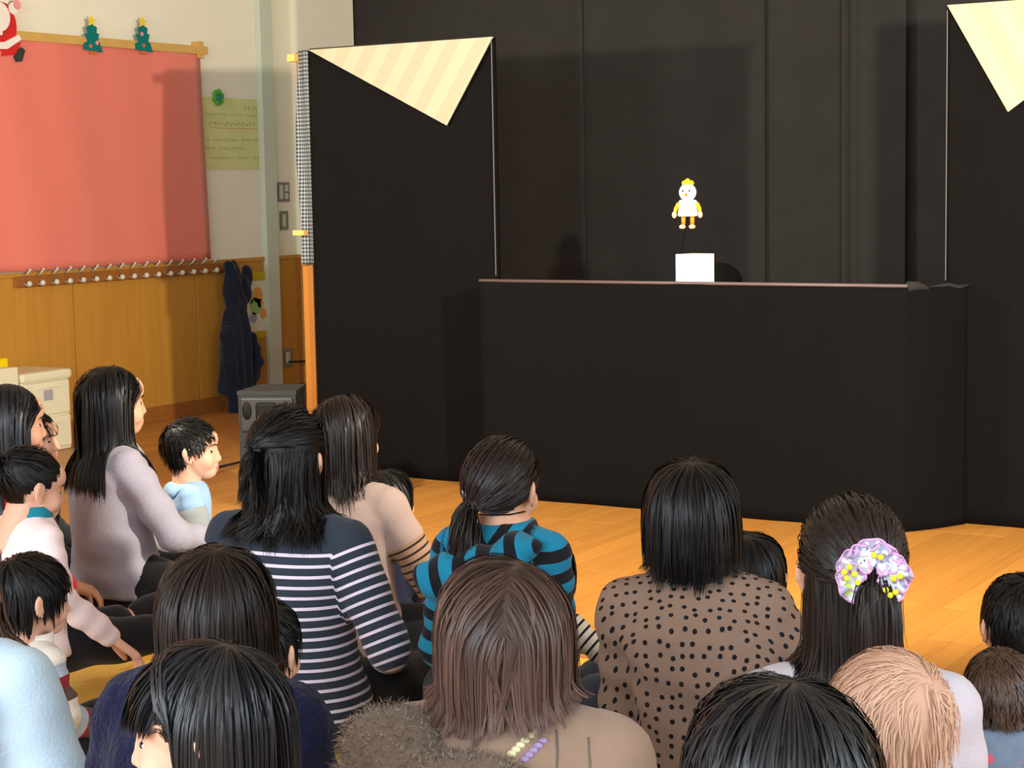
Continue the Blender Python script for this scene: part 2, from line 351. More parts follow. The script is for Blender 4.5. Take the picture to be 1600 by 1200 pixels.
# backdrop: overlapping hanging cloths
YBD = 1.6
xs = [-0.91]+[hit((u_, 250), 1, YBD)[0] for u_ in (915, 1195, 1332, 1420)]+[4.2]
e = tag(empty('backdrop_curtain', (1.6, YBD, 0)), 'wide black backdrop curtain hanging behind the puppet stage', 'curtain')
for i in range(5):
    a, b = xs[i]-1.6-(0.05 if i else 0), xs[i+1]-1.6
    dy = [0.0, 0.012, 0.03, -0.035, 0.02][i]
    fo = lambda s, z, i=i: 0.010*math.sin(s*5+i*1.7)+0.012*math.sin(s*13+i+z*0.25)*(1-0.25*z)+(0.03*math.exp(-((s-0.07)/0.03)**2) if i == 3 else 0)
    sheet((a, dy), (b, dy-(0.02 if i == 2 else 0)), 0.004, 3.0, 0.006, 46, 12, fo).build('curtain_panel', 'black_backdrop', e, True)
MB().tube([(-2.5, 0.01, 3.01), (2.6, 0.01, 3.01)], 0.018).build('curtain_rail', 'dark_metal', e, True)
for xx in (-2.5, 2.6): MB().tube([(xx, 0.06, 0), (xx, 0.06, 3.01)], 0.018).build('pole', 'dark_metal', e, True)

# puppet and box on the playboard
plain('white_box_card', (246, 244, 232), 0.6, 0.3, 0.01); plain('puppet_white', (245, 242, 230), 0.7, 0.2, 0.02); plain('puppet_yellow', (238, 180, 20), 0.6, 0.3, 0.05)
plain('puppet_orange', (226, 140, 30), 0.6, 0.3, 0.05); plain('puppet_peach', (238, 196, 160), 0.6, 0.3, 0.04); plain('ink_black', (22, 22, 24), 0.5, 0.4, 0.02)
pc = hit((1086, 441), 1, -0.165); o = MB().bbox(-0.056, 0.056, -0.056, 0.056, 0, 0.122, 0.003).build('white_box', 'white_box_card', None, False, (pc[0], -0.165, PH-0.012)); o.rotation_euler = (0, 0, -0.22)
tag(o, 'plain white cube box on the ledge of the front screen', 'box')
pp = hit((1075, 358), 1, 0.0); s = 2834.6/8.3*1.0
e = tag(empty('puppet', (pp[0], 0.0, pp[2]), 0.25), 'small white puppet with yellow topknot and orange limbs above the screen', 'puppet')
e.scale = (0.86, 0.86, 0.86)
MB().ball((0, 0, 0.178), (0.043, 0.043, 0.043), 16, 12).build('head', 'puppet_white', e, True)
hd = e.children[-1]
tf = MB()
for a in range(5): tf.ball((0.018*math.cos(a*1.257), 0.012*math.sin(a*1.257), 0.222), (0.014, 0.012, 0.014), 8, 6)
tf.ball((0, 0, 0.232), 0.014, 8, 6).build('topknot', 'puppet_yellow', e, True)
for sx in (-1, 1): MB().ball((0.016*sx, -0.04, 0.185), 0.005, 8, 6).build('eye', 'ink_black', hd, True)
MB().tube([(0, -0.035, 0.168), (0.0, -0.062, 0.163)], [0.010, 0.003]).build('beak', 'puppet_orange', hd, True)
bd = MB()
ring = [(0.036, 0.142), (0.046, 0.135), (0.045, 0.10), (0.052, 0.072), (0.048, 0.062)]
V = []; F = []
for r_, z_ in ring:
    for a in range(14): V.append((r_*math.cos(a*math.tau/14), 0.75*r_*math.sin(a*math.tau/14), z_))
for j in range(len(ring)-1):
    for a in range(14): F.append((j*14+a, (j+1)*14+a, (j+1)*14+(a+1) % 14, j*14+(a+1) % 14))
F += [tuple(range(14)), tuple(range(56, 70))[::-1]]
bd.add(V, F).build('tunic', 'puppet_white', e, True)
for sx in (-1, 1):
    MB().tube([(0.044*sx, 0, 0.125), (0.058*sx, -0.005, 0.10), (0.062*sx, -0.012, 0.082)], [0.011, 0.010, 0.008]).build('arm', 'puppet_yellow', e, True)
    MB().ball((0.064*sx, -0.016, 0.070), (0.012, 0.011, 0.017), 10, 8).build('hand', 'puppet_peach', e, True)
    MB().tube([(0.022*sx, 0, 0.066), (0.022*sx, -0.002, 0.022)], [0.011, 0.010]).build('leg', 'puppet_orange', e, True)
    MB().ball((0.024*sx, -0.016, 0.012), (0.016, 0.028, 0.012), 12, 8).build('foot', 'puppet_peach', e, True)
PUPPET = e

# ------------------------------------------------------------------ things on and by the left wall
WX = np.array([1.0, 0, 0])
def wallpt(px, off=0.0): p = hit(px, 0, XW+off); return p[1], p[2]
def wallbox(a, b, t0, t1, name, mat, parent=None, bev=0.001):
    (y0, z0), (y1, z1) = wallpt(a, t1), wallpt(b, t1); y0, y1 = sorted((y0, y1)); z0, z1 = sorted((z0, z1))
    return MB().bbox(XW+t0, XW+t1, y0, y1, z0, z1, bev).build(name, mat, parent)
# pink sheet over the notice board
m, t = base('pink_sheet', 0.22, 0.55); co = t.coord()
nz = t.noise(co, 1.6, 3, 0.5, (1, 1.5, 0.5)); t.link(t.mix(nz, lin((234, 124, 110)), lin((232, 136, 116))), t.b.inputs['Base Color'])
t.bump(t.noise(co, 3.0, 3, 0.5), 0.25, 0.02)
y1, z1 = wallpt((304, 84)); yl, zl = wallpt((318, 404))
o = sheet((XW+0.045, -2.4), (XW+0.045, (y1+yl)/2), zl-0.004, z1+0.01, 0.006, 60, 26, lambda s, z: 0.006*math.sin(s*5.3)+0.004*math.sin(s*14+z*3)).build('pink_sheet', 'pink_sheet', None, True)
for vv in o.data.vertices:
    if vv.co.y > 1.45: vv.co.y += 0.02*(1.6-vv.co.z)
tag(o, 'glossy salmon pink sheet covering a board on the wall', 'sheet')
bd_ = tag(MB().bbox(XW+0.001, XW+0.02, -2.38, (y1+yl)/2-0.02, zl+0.02, z1, 0.004).build('notice_board', 'steel_post'), 'flat notice board hidden under the pink sheet', 'board')
o = MB().bbox(XW+0.046, XW+0.054, -2.4, y1+0.06, z1-0.005, z1+0.042, 0.001).build('tape_strip', 'masking_tape'); tag(o, 'long tan masking tape strip along the top of the pink sheet', 'tape')
o = MB().bbox(XW+0.0, XW+0.056, y1-0.03, y1+0.02, z1-0.03, z1+0.07, 0.001).build('tape_strip', 'masking_tape'); tag(o, 'short upright tape piece at the corner of the pink sheet', 'tape')
# paper fir trees and winter figure stuck above the sheet
plain('felt_green', (20, 118, 112), 0.9, 0.1, 0.06); plain('felt_yellow', (238, 206, 60), 0.9, 0.1, 0.04); plain('felt_red', (206, 46, 44), 0.9, 0.1, 0.05)
plain('felt_white', (240, 232, 220), 0.9, 0.1, 0.03); plain('felt_pink', (232, 150, 150), 0.9, 0.1, 0.03); plain('felt_dark', (60, 60, 56), 0.9, 0.1, 0.03); plain('felt_brown', (200, 110, 60), 0.9, 0.1)
def wall_prism(poly, y, z, off, depth, name, mat, parent): return MB().prism([(a, b) for a, b in poly], (XW+off, 0, 0), (0, 1, 0), (0, 0, 1), (1, 0, 0), depth).build(name, mat, parent)
def circ(cy, cz, r, n=12): return [(cy+r*math.cos(i*math.tau/n), cz+r*math.sin(i*math.tau/n)) for i in range(n)]
def star(cy, cz, r): return [(cy+(r if i % 2 == 0 else r*0.5)*math.sin(i*math.pi/5), cz+(r if i % 2 == 0 else r*0.5)*math.cos(i*math.pi/5)) for i in range(10)]
for (px, tilt, lab, dots) in (((144, 81), 0.12, 'paper fir tree with a purple bauble on the tape strip', ((0.03, 0.05), (-0.02, 0.03))), ((223, 81), 0.05, 'paper fir tree with one pale window dot near its star', ((-0.012, 0.10), (0.0, 0.035)))):
    y, z = wallpt(px, 0.05); e = tag(empty('paper_tree', (XW+0.054, y, z)), lab, 'decoration', 'paper fir trees above the pink sheet')
    pol = [(-0.065, 0.01), (0.075, 0), (0.055, 0.055), (0.04, 0.058), (0.055, 0.10), (0.035, 0.105), (0.04, 0.135), (0.0, 0.155), (-0.04, 0.13), (-0.03, 0.10), (-0.055, 0.095), (-0.038, 0.055), (-0.068, 0.045)]
    pol = pol[::-1]
    MB().prism([(a+tilt*b*-0.3, b) for a, b in pol], (0, 0, 0), (0, 1, 0), (0, 0, 1), (1, 0, 0), 0.006).build('tree', 'felt_green', e)
    MB().prism(star(-0.3*tilt*0.16, 0.168, 0.032)[::-1], (0.003, 0, 0), (0, 1, 0), (0, 0, 1), (1, 0, 0), 0.006).build('star', 'felt_yellow', e)
    for q, (a, b) in enumerate(dots): MB().prism(circ(a, b, 0.012), (0.006, 0, 0), (0, 1, 0), (0, 0, 1), (1, 0, 0), 0.002).build('bauble', ('felt_pink', 'felt_brown')[q], e)
    MB().prism([(-0.02, -0.014), (0.025, -0.014), (0.025, 0.004), (-0.02, 0.004)], (0, 0, 0), (0, 1, 0), (0, 0, 1), (1, 0, 0), 0.005).build('pot', 'felt_brown', e)
y, z = wallpt((0, 70), 0.05); e = tag(empty('paper_decoration', (XW+0.054, y, z)), 'red and white felt winter decoration with a dark boot', 'decoration')
def pr(poly, off, mat, name): return MB().prism(poly, (off, 0, 0), (0, 1, 0), (0, 0, 1), (1, 0, 0), 0.005).build(name, mat, e)
pr(circ(-0.02, 0.10, 0.135, 24), 0, 'felt_red', 'coat'); pr(circ(-0.01, 0.145, 0.078, 20), 0.004, 'felt_white', 'fluffy_front')
pr([(-0.15, 0.0), (0.02, 0.015), (0.125, 0.06), (0.14, 0.035), (0.04, -0.02), (-0.15, -0.03)][::-1], 0.005, 'felt_white', 'hem_band'); pr([(0.0, -0.06), (0.10, -0.045), (0.14, 0.02), (0.02, 0.0)], 0.001, 'felt_red', 'leg')
pr([(0.085, -0.06), (0.10, -0.085), (0.14, -0.08), (0.165, -0.02), (0.14, -0.005), (0.11, -0.02)], 0.003, 'felt_dark', 'boot'); pr(circ(0.095, 0.195, 0.032), 0.003, 'felt_white', 'cuff'); pr(circ(0.12, 0.215, 0.026), 0.005, 'felt_pink', 'mitten')
pr(circ(-0.005, 0.06, 0.012), 0.009, 'felt_white', 'button'); pr([(-0.05, 0.22), (0.05, 0.22), (0.02, 0.30), (-0.05, 0.31)], 0.002, 'felt_red', 'cap'); pr([(-0.06, 0.235), (0.055, 0.215), (0.06, 0.235), (-0.06, 0.262)], 0.006, 'felt_white', 'cap_band')
# poster with lines of unreadable small print, green flower magnet
plain('poster_paper', (214, 216, 150), 0.8, 0.2, 0.05, 9); plain('print_grey', (120, 128, 110), 0.8, 0.1, 0.1); plain('print_red', (214, 120, 100), 0.8, 0.1)
e = wallbox((312, 151), (412, 265), 0.0, 0.004, 'poster', 'poster_paper'); tag(e, 'pale yellow green poster with faint grey lines of writing', 'poster')
(py0, pz1), (py1, pz0) = wallpt((312, 151)), wallpt((412, 265)); PWd = py1-py0; PHt = pz1-pz0
for row, (fz, x0, x1, hh, ww) in enumerate(((0.13, 0.68, 0.9, 0.07, 0.06), (0.23, 0.06, 0.9, 0.03, 0.022), (0.35, 0.12, 0.9, 0.055, 0.045), (0.58, 0.06, 0.93, 0.035, 0.03), (0.70, 0.06, 0.66, 0.035, 0.03), (0.83, 0.10, 0.94, 0.035, 0.03))):
    mb = MB(); xx = x0; rr = random.Random(row)
    while xx < x1:
        cw = ww*rr.uniform(0.7, 1.1)
        for st in range(4):
            a = py0+PWd*(xx+cw*rr.uniform(0, 0.7)); b = a+PWd*cw*rr.choice((0.12, 0.35)); zc = pz1-PHt*(fz+hh*rr.uniform(-0.5, 0.4)); zh = PHt*hh*(0.5 if b-a < PWd*cw*0.2 else 0.12)
            mb.box(XW+0.004, XW+0.0046, a, b, zc-zh, zc)
        xx += cw*1.15+(0.06 if rr.random() < 0.08 else 0)
    mb.build('printed_line', 'print_grey', e)['kind'] = 'stuff'
MB().box(XW+0.004, XW+0.0046, py0+PWd*0.15, py0+PWd*0.9, pz1-PHt*0.425, pz1-PHt*0.418).build('red_underline', 'print_red', e)
plain('magnet_green', (72, 168, 50), 0.5, 0.4, 0.05); plain('magnet_blue', (40, 120, 130), 0.4, 0.4)
y, z = wallpt((342, 152), 0.02); e = tag(empty('flower_magnet', (XW+0.004, y, z)), 'green flower shaped magnet holding the poster', 'magnet')
mb = MB()
for a in range(6): mb.ball((0.012, 0.034*math.cos(a*1.047+0.3), 0.034*math.sin(a*1.047+0.3)), (0.010, 0.020, 0.020), 8, 6)
mb.build('petals', 'magnet_green', e, True); MB().ball((0.018, 0, 0), (0.012, 0.022, 0.022), 10, 8).build('centre', 'magnet_blue', e, True)
# switch plates and outlet with cable
plain('switch_plate', (196, 196, 178), 0.5, 0.4, 0.02); plain('switch_dark', (128, 128, 112), 0.5, 0.4, 0.02); plain('cable_black', (24, 24, 26), 0.5, 0.4, 0.02)
def plate(a, b, label, keys):
    e = wallbox(a, b, 0.0, 0.008, 'switch_plate', 'switch_dark'); tag(e, label, 'switch')
    for (ka, kb) in keys: wallbox(ka, kb, 0.006, 0.014, 'switch_key', 'switch_plate', e, 0.002)
plate((434, 285), (453, 315), 'double light switch plate above the single one', [((437, 289), (443, 311)), ((446, 289), (451, 299)), ((446, 302), (451, 311))])
plate((438, 330), (451, 359), 'single light switch plate below the double one', [((442, 335), (447, 354))])
e = wallbox((445, 545), (458, 573), 0.012, 0.02, 'outlet', 'switch_dark'); tag(e, 'wall power outlet low on the wood panelling', 'outlet'); wallbox((449, 550), (454, 566), 0.018, 0.03, 'socket', 'switch_plate', e, 0.002)
(oy, oz) = wallpt((452, 565), 0.03); mb = MB()
cpts = [(XW+0.03, oy, oz), (XW+0.07, oy, oz), (XW+0.2, oy+0.02, oz+0.01), (XW+0.42, oy+0.03, oz-0.06), (XW+0.62, oy, oz-0.2), (XW+0.72, oy-0.1, 0.02), (-1.22, 1.75, 0.007), (-1.08, 1.2, 0.007), (-0.8, 0.6, 0.007), (-0.52, 0.1, 0.007), (-0.40, -0.33, 0.03)]
mb.tube(cpts, 0.006); o = mb.build('power_cable', 'cable_black', None, True); tag(o, 'thin black power cable from the wall outlet to the loudspeaker', 'cable')
# hook rail
ya, za = wallpt((22, 444), 0.02); yb_, zb_ = wallpt((352, 417), 0.02)
ZH = (za+zb_)/2+0.003
e = tag(empty('coat_hook_rail', (XW+0.012, (ya+yb_)/2, ZH)), 'long wooden rail of metal coat hooks on the wall panelling', 'coat rail')
yc = (ya+yb_)/2; MB().bbox(0, 0.02, ya-yc, yb_-yc, -0.03, 0.03, 0.006).build('rail', 'rail_wood', e)
plain('hook_metal', (200, 196, 178), 0.25, 0.6, 0.03)
mb = MB(); mb.tube([(0.018, 0, 0.03), (0.045, 0, 0.045), (0.062, 0, 0.062)], 0.005, 6); mb.tube([(0.018, 0, -0.01), (0.035, 0, -0.02), (0.052, 0, -0.012)], 0.006, 6); mb.ball((0.055, 0, -0.01), 0.016, 10, 8); mb.ball((0.064, 0, 0.064), 0.008, 8, 6)
hme = new_mesh('hook', mb.V, mb.F, True); hme.materials.append(MATS['hook_metal'])
for px in (42, 63, 85, 106, 127, 148, 168, 188, 207, 226, 245, 264, 282, 300, 318, 336):
    o = bpy.data.objects.new('hook', hme); COL.objects.link(o); o.parent = e; o.location = (0, wallpt((px, 430), 0.05)[0]-yc, 0)
# picture with yellow mount
plain('mount_yellow', (196, 176, 30), 0.7, 0.3, 0.05); plain('picture_white', (222, 218, 200), 0.7, 0.2, 0.03); plain('pic_green', (150, 190, 110), 0.8); plain('pic_orange', (220, 160, 80), 0.8); plain('pic_blue', (150, 160, 190), 0.8)
e = wallbox((378, 426), (424, 526), 0.012, 0.018, 'picture', 'mount_yellow'); tag(e, 'small picture of coloured blobs on a yellow mount beside the hanging coat', 'picture')
wallbox((376, 441), (418, 516), 0.016, 0.020, 'drawing_paper', 'picture_white', e)
(y0, z1), (y1, z0) = wallpt((376, 441), 0.02), wallpt((418, 516), 0.02)
for (fy, fz, r, mt) in ((0.65, 0.72, 0.05, 'pic_orange'), (0.55, 0.5, 0.055, 'pic_green'), (0.45, 0.28, 0.035, 'pic_blue'), (0.85, 0.35, 0.035, 'pic_orange'), (0.35, 0.65, 0.03, 'pic_green'), (0.75, 0.55, 0.03, 'pic_orange')):
    MB().prism([(a, b) for a, b in circ(y0+fy*(y1-y0), z0+fz*(z1-z0), r, 14)], (XW+0.019, 0, 0), (0, 1, 0), (0, 0, 1), (1, 0, 0), 0.0015).build('blob', mt, e)
# plastic drawers, cream box, tape dispenser
plain('cream_plastic', (226, 218, 186), 0.35, 0.45, 0.02); plain('sticker', (160, 160, 165), 0.6)
pa = hit((36, 640), 0, XW+0.36); pb = hit((112, 640), 0, XW+0.36)
DY0, DY1 = pa[1], pb[1]; DZ = hit((75, 583), 0, XW+0.36)[2]
e = tag(empty('plastic_drawers', (XW+0.19, (DY0+DY1)/2, 0)), 'cream plastic drawer chest standing against the wood panelling', 'drawers'); hw = (DY1-DY0)/2
MB().bbox(-0.17, 0.16, -hw, hw, 0.0, DZ-0.03, 0.012).build('body', 'cream_plastic', e)
MB().bbox(-0.175, 0.18, -hw-0.008, hw+0.008, DZ-0.04, DZ+0.012, 0.018).build('top', 'cream_plastic', e)
for a, b in ((0.02, DZ*0.44), (DZ*0.47, DZ-0.045)):
    d = MB().bbox(0.15, 0.176, -hw+0.012, hw-0.012, a, b, 0.010).build('drawer', 'cream_plastic', e); MB().bbox(0.172, 0.182, -hw*0.5, hw*0.5, b-0.035, b-0.022, 0.004).build('handle', 'cream_plastic', d)
MB().bbox(0.176, 0.178, -0.03, 0.035, DZ*0.66, DZ*0.66+0.055, 0.0005).build('sticker', 'sticker', e)
pb2 = hit((36, 640), 0, XW+0.36)
bz = hit((15, 575), 0, XW+0.36)[2]
o = MB().bbox(XW+0.02, XW+0.36, DY0-0.55, DY0-0.02, 0, bz, 0.006).build('cream_cabinet', 'cream_plastic'); tag(o, 'cream storage box carrying the yellow tape dispenser', 'box')
plain('dispenser_yellow', (232, 200, 20), 0.4, 0.4, 0.03)
e = tag(empty('tape_dispenser', (XW+0.27, DY0-0.14, bz)), 'yellow and black tape dispenser on the cream box', 'dispenser')
MB().bbox(-0.03, 0.03, -0.02, 0.11, 0, 0.045, 0.005).build('body', 'dispenser_yellow', e); MB().bbox(-0.03, 0.03, -0.16, -0.02, 0, 0.04, 0.008).build('base', 'ink_black', e); MB().tube([(-0.02, -0.09, 0.045), (0.02, -0.09, 0.045)], 0.04, 16).build('roll', 'masking_tape', e)

# loudspeaker on the floor
plain('speaker_black', (28, 27, 27), 0.55, 0.4, 0.05, 20, 0.2, 120); plain('speaker_grey', (44, 41, 40), 0.5, 0.4, 0.04); plain('speaker_hole', (10, 10, 11), 0.7, 0.2)
sp = hit((428, 607), 2, 0.50); e = tag(empty('loudspeaker', (sp[0], sp[1], 0), 0.42), 'black plastic loudspeaker standing on the floor beside the left wing', 'loudspeaker')
W2 = 0.125; poly = [(-W2, -0.12), (W2, -0.12), (W2*0.8, 0.14), (-W2*0.8, 0.14)]
MB().prism(poly, (0, 0, 0.0), (1, 0, 0), (0, 1, 0), (0, 0, 1), 0.49).build('cabinet', 'speaker_black', e); MB().prism([(a*1.03, b*1.03) for a, b in poly], (0, 0, 0.485), (1, 0, 0), (0, 1, 0), (0, 0, 1), 0.018).build('top_cap', 'speaker_black', e)
MB().bbox(-W2+0.012, W2-0.012, -0.132, -0.115, 0.33, 0.475, 0.008).build('horn_flare', 'speaker_grey', e)
for sx in (-1, 1): MB().ball((sx*0.085, -0.13, 0.42), (0.022, 0.012, 0.04), 12, 8).build('port', 'speaker_hole', e, True)
MB().bbox(-0.045, 0.045, -0.142, -0.125, 0.355, 0.455, 0.012).build('tweeter_mouth', 'speaker_hole', e)
MB().tube([(0, -0.135, 0.175), (0, -0.118, 0.175)], [0.105, 0.11], 28).build('woofer_ring', 'speaker_grey', e, True); MB().ball((0, -0.125, 0.175), (0.09, 0.02, 0.09), 20, 10).build('woofer_cone', 'speaker_black', e, True)

# foam floor mats under the audience
plain('mat_orange', (226, 168, 70), 0.8, 0.2, 0.04, 10, 0.15, 200); plain('mat_yellow', (232, 188, 90), 0.8, 0.2, 0.04, 10, 0.15, 200)
mr = hit((955, 1040), 2, 0.01); MT = 0.60
def mat_poly(L):
    P = []; n = 4; t_ = 0.028
    for (ox_, oy_, dx, dy, sgn) in ((0, 0, 1, 0, 1), (L, 0, 0, 1, -1), (L, L, -1, 0, -1), (0, L, 0, -1, 1)):
        nx, ny = dy, -dx
        for k_ in range(n):
            for (f0, b) in ((0.0, 0), (0.30, 0), (0.24, 1), (0.76, 1), (0.70, 0)):
                s_ = (k_+f0)/n*L; h = b*t_*sgn*(1 if True else 0); P.append((ox_+dx*s_+nx*h, oy_+dy*s_+ny*h))
    return P
pm = mat_poly(MT); mmesh = {}; MAT_RECT = (mr[0]+0.02-3*MT, mr[0]+0.02+3*MT, mr[1]+0.03-3*MT, mr[1]+0.03)
def fan_mesh(P, h, mt):
    me = MB().prism(P, (0, 0, 0), (1, 0, 0), (0, 1, 0), (0, 0, 1), h); me = new_mesh('foam_mat', me.V, me.F); me.materials.append(MATS[mt]); return me
for mt in ('mat_orange', 'mat_yellow'): mmesh[mt] = fan_mesh(pm, 0.010, mt)
words = [['behind the dotted top sitter', 'near the striped sweater sitter'], ]
for i in range(-3, 3):
    for j in range(0, 3):
        x = mr[0]+0.02+i*MT; y = mr[1]-MT*(j+1)+0.03
        mt = 'mat_orange' if (i+j) % 2 else 'mat_yellow'
        o = bpy.data.objects.new('foam_mat', mmesh[mt]); COL.objects.link(o); o.location = (x, y, 0.0005)
        tag(o, ('orange' if mt == 'mat_orange' else 'pale yellow')+' jigsaw edged foam floor mat under the audience', 'mat', 'orange foam mats' if mt == 'mat_orange' else 'yellow foam mats')

# ------------------------------------------------------------------ people: builders
import bmesh
def _ico(sub):
    bm = bmesh.new(); bmesh.ops.create_icosphere(bm, subdivisions=sub, radius=1.0); bm.verts.ensure_lookup_table()
    V = np.array([v.co[:] for v in bm.verts]); F = [[v.index for v in f.verts] for f in bm.faces]; bm.free(); return V, F
ICO_V, ICO_F = _ico(3)
class Solid:
    """overlapping closed shapes that a voxel remesh fuses into one surface"""
    def __init__(s): s.V = []; s.F = []; s.n = 0
    def _add(s, V, F): s.V.append(np.asarray(V, float)); s.F += [tuple(i+s.n for i in f) for f in F]; s.n += len(V)
    def ell(s, c, r, R=None):
        V = ICO_V*np.array(r if hasattr(r, '__len__') else (r, r, r))
        if R is not None: V = V@np.array(R).T
        s._add(V+np.array(c), ICO_F); return s
    def chain(s, pts, rad, step=0.45):
        pts = [np.array(p, float) for p in pts]
        for i in range(len(pts)-1):
            L = np.linalg.norm(pts[i+1]-pts[i]); n = max(1, int(L/(step*min(rad[i], rad[i+1]))))
            for k in range(n+(1 if i == len(pts)-2 else 0)):
                t = k/n; s.ell(pts[i]*(1-t)+pts[i+1]*t, rad[i]*(1-t)+rad[i+1]*t)
        return s
    def loft(s, rings, n=28):
        V = []; F = []
        for (c, rx, ry) in rings:
            for a in range(n):
                t = math.tau*a/n; ct, st = math.cos(t), math.sin(t); e = 0.85
                V.append((c[0]+rx*math.copysign(abs(ct)**e, ct), c[1]+ry*math.copysign(abs(st)**e, st), c[2]))
        m = len(rings)
        for j in range(m-1):
            for a in range(n): F.append((j*n+a, j*n+(a+1) % n, (j+1)*n+(a+1) % n, (j+1)*n+a))
        V.append(rings[0][0]); V.append(rings[-1][0])
        for a in range(n): F.append((m*n, (a+1) % n, a)); F.append((m*n+1, (m-1)*n+a, (m-1)*n+(a+1) % n))
        s._add(V, F); return s
    def mesh(s, name, voxel, smooth=4):
        me = bpy.data.meshes.new('tmp'); me.from_pydata([tuple(v) for v in np.concatenate(s.V)], [], s.F); me.update()
        o = bpy.data.objects.new('tmp', me); COL.objects.link(o)
        r = o.modifiers.new('r', 'REMESH'); r.mode = 'VOXEL'; r.voxel_size = voxel; r.use_smooth_shade = True
        if smooth: q = o.modifiers.new('s', 'SMOOTH'); q.factor = 0.5; q.iterations = smooth
        dg = bpy.context.evaluated_depsgraph_get(); out = bpy.data.meshes.new_from_object(o.evaluated_get(dg)); out.name = name
        bpy.data.objects.remove(o); bpy.data.meshes.remove(me); return out
def getco(me): a = np.zeros(len(me.vertices)*3, np.float32); me.vertices.foreach_get('co', a); return a.reshape(-1, 3).astype(float)
def getno(me): a = np.zeros(len(me.vertices)*3, np.float32); me.vertices.foreach_get('normal', a); return a.reshape(-1, 3).astype(float)
def setco(me, co): me.vertices.foreach_set('co', np.asarray(co, np.float32).ravel()); me.update()
def quads(me):
    tot = np.zeros(len(me.polygons), np.int32); me.polygons.foreach_get('loop_total', tot)
    vi = np.zeros(len(me.loops), np.int32); me.loops.foreach_get('vertex_index', vi)
    F = []; k = 0
    if (tot == 4).all(): return vi.reshape(-1, 4)
    for t in tot: F.append(list(vi[k:k+t])+([vi[k+t-1]] if t == 3 else [])); k += t
    return np.array([f[:4] for f in F])

# head template (head-local: +Y face, Z up, origin at eye height between the ears)
hs_ = Solid()
hs_.ell((0, -0.012, 0.024), (0.074, 0.094, 0.087)); hs_.ell((0, 0.026, -0.030), (0.061, 0.064, 0.074)); hs_.ell((0, 0.050, -0.078), (0.036, 0.036, 0.030))
hs_.ell((0.032, 0.048, -0.040), (0.028, 0.034, 0.032)); hs_.ell((-0.032, 0.048, -0.040), (0.028, 0.034, 0.032)); hs_.ell((0, 0.04, 0.035), (0.055, 0.055, 0.05))
hs_.chain([(0, 0.084, 0.000), (0, 0.090, -0.022), (0, 0.096, -0.036)], [0.008, 0.009, 0.010]); hs_.ell((0.010, 0.089, -0.039), 0.008); hs_.ell((-0.010, 0.089, -0.039), 0.008)
hs_.ell((0, 0.086, -0.062), (0.020, 0.009, 0.006)); hs_.ell((0, 0.084, -0.073), (0.018, 0.009, 0.007))
for sx in (-1, 1):
    hs_.ell((sx*0.076, -0.006, -0.012), (0.008, 0.019, 0.030), Matrix.Rotation(sx*0.35, 3, 'Z')); hs_.ell((sx*0.083, -0.014, -0.004), (0.006, 0.014, 0.024), Matrix.Rotation(sx*0.5, 3, 'Z')); hs_.ell((sx*0.073, 0.002, -0.036), (0.007, 0.008, 0.010))
hs_.chain([(0, -0.012, -0.05), (0, -0.028, -0.13), (0, -0.035, -0.20)], [0.052, 0.052, 0.060])
HEAD_ME = hs_.mesh('head_template', 0.0056, 2); HEAD_V = getco(HEAD_ME); HEAD_F = quads(HEAD_ME)
# right hand template (wrist at origin, fingers +Y, palm down, thumb at -X)
def hand_template(curl):
    S = Solid(); xs_ = (-0.029, -0.010, 0.010, 0.028); L = (0.066, 0.075, 0.070, 0.054)
    for i in range(4):
        S.chain([(xs_[i]*0.55, 0.0, 0), (xs_[i], 0.085, 0.004-abs(i-1.3)*0.002)], [0.014, 0.0125])
        p = np.array([xs_[i], 0.085, 0.002]); a = curl*0.4; P = [p]; sp = (i-1.4)*0.06
        for f_, add in ((0.42, curl*0.5), (0.32, curl*0.55), (0.26, curl*0.4)):
            P.append(P[-1]+L[i]*f_*np.array([math.sin(sp), math.cos(a)*math.cos(sp), -math.sin(a)])); a += add
        S.chain(P, [0.0095, 0.0088, 0.0082, 0.0072])
    S.chain([(-0.014, 0.012, -0.004), (-0.038, 0.042, -0.012), (-0.050, 0.070, -0.018), (-0.054, 0.093, -0.022)], [0.015, 0.0125, 0.0105, 0.0085])
    S.chain([(0, -0.05, 0), (0, 0.0, 0)], [0.024, 0.022])
    me = S.mesh('hand_template', 0.0050, 2); return getco(me), quads(me)
HAND = hand_template(0.75)

SKIN = {}
def skinmat(name, c):
    m, t = base(name, 0.5, 0.35); co = t.coord()
    t.link(t.mix(t.noise(co, 14, 4), lin(scale(c, 0.95)), lin(scale(c, 1.04))), t.b.inputs['Base Color'])
    t.b.inputs['Subsurface Weight'].default_value = 0.12; t.b.inputs['Subsurface Radius'].default_value = (0.02, 0.008, 0.005); t.b.inputs['Subsurface Scale'].default_value = 0.4
skinmat('skin', (214, 160, 130)); skinmat('skin_fair', (222, 172, 146)); plain('lip', (196, 116, 104), 0.4, 0.4, 0.04)
plain('eye_white', (205, 196, 188), 0.2, 0.5, 0.01); plain('iris', (30, 20, 16), 0.15, 0.6, 0.02)
hairmat('hair_black', (8, 7, 8), (24, 21, 21), 0.42, 0.22); hairmat('hair_bluish', (10, 10, 13), (30, 32, 38), 0.36, 0.38)
hairmat('hair_darkbrown', (17, 12, 11), (42, 30, 26), 0.42, 0.25); hairmat('hair_brown', (28, 19, 17), (106, 80, 70), 0.42, 0.3); hairmat('hair_softbrown', (34, 22, 16), (96, 66, 46), 0.4)
hairmat('hair_baby', (176, 136, 112), (206, 172, 148), 0.5, 0.25)

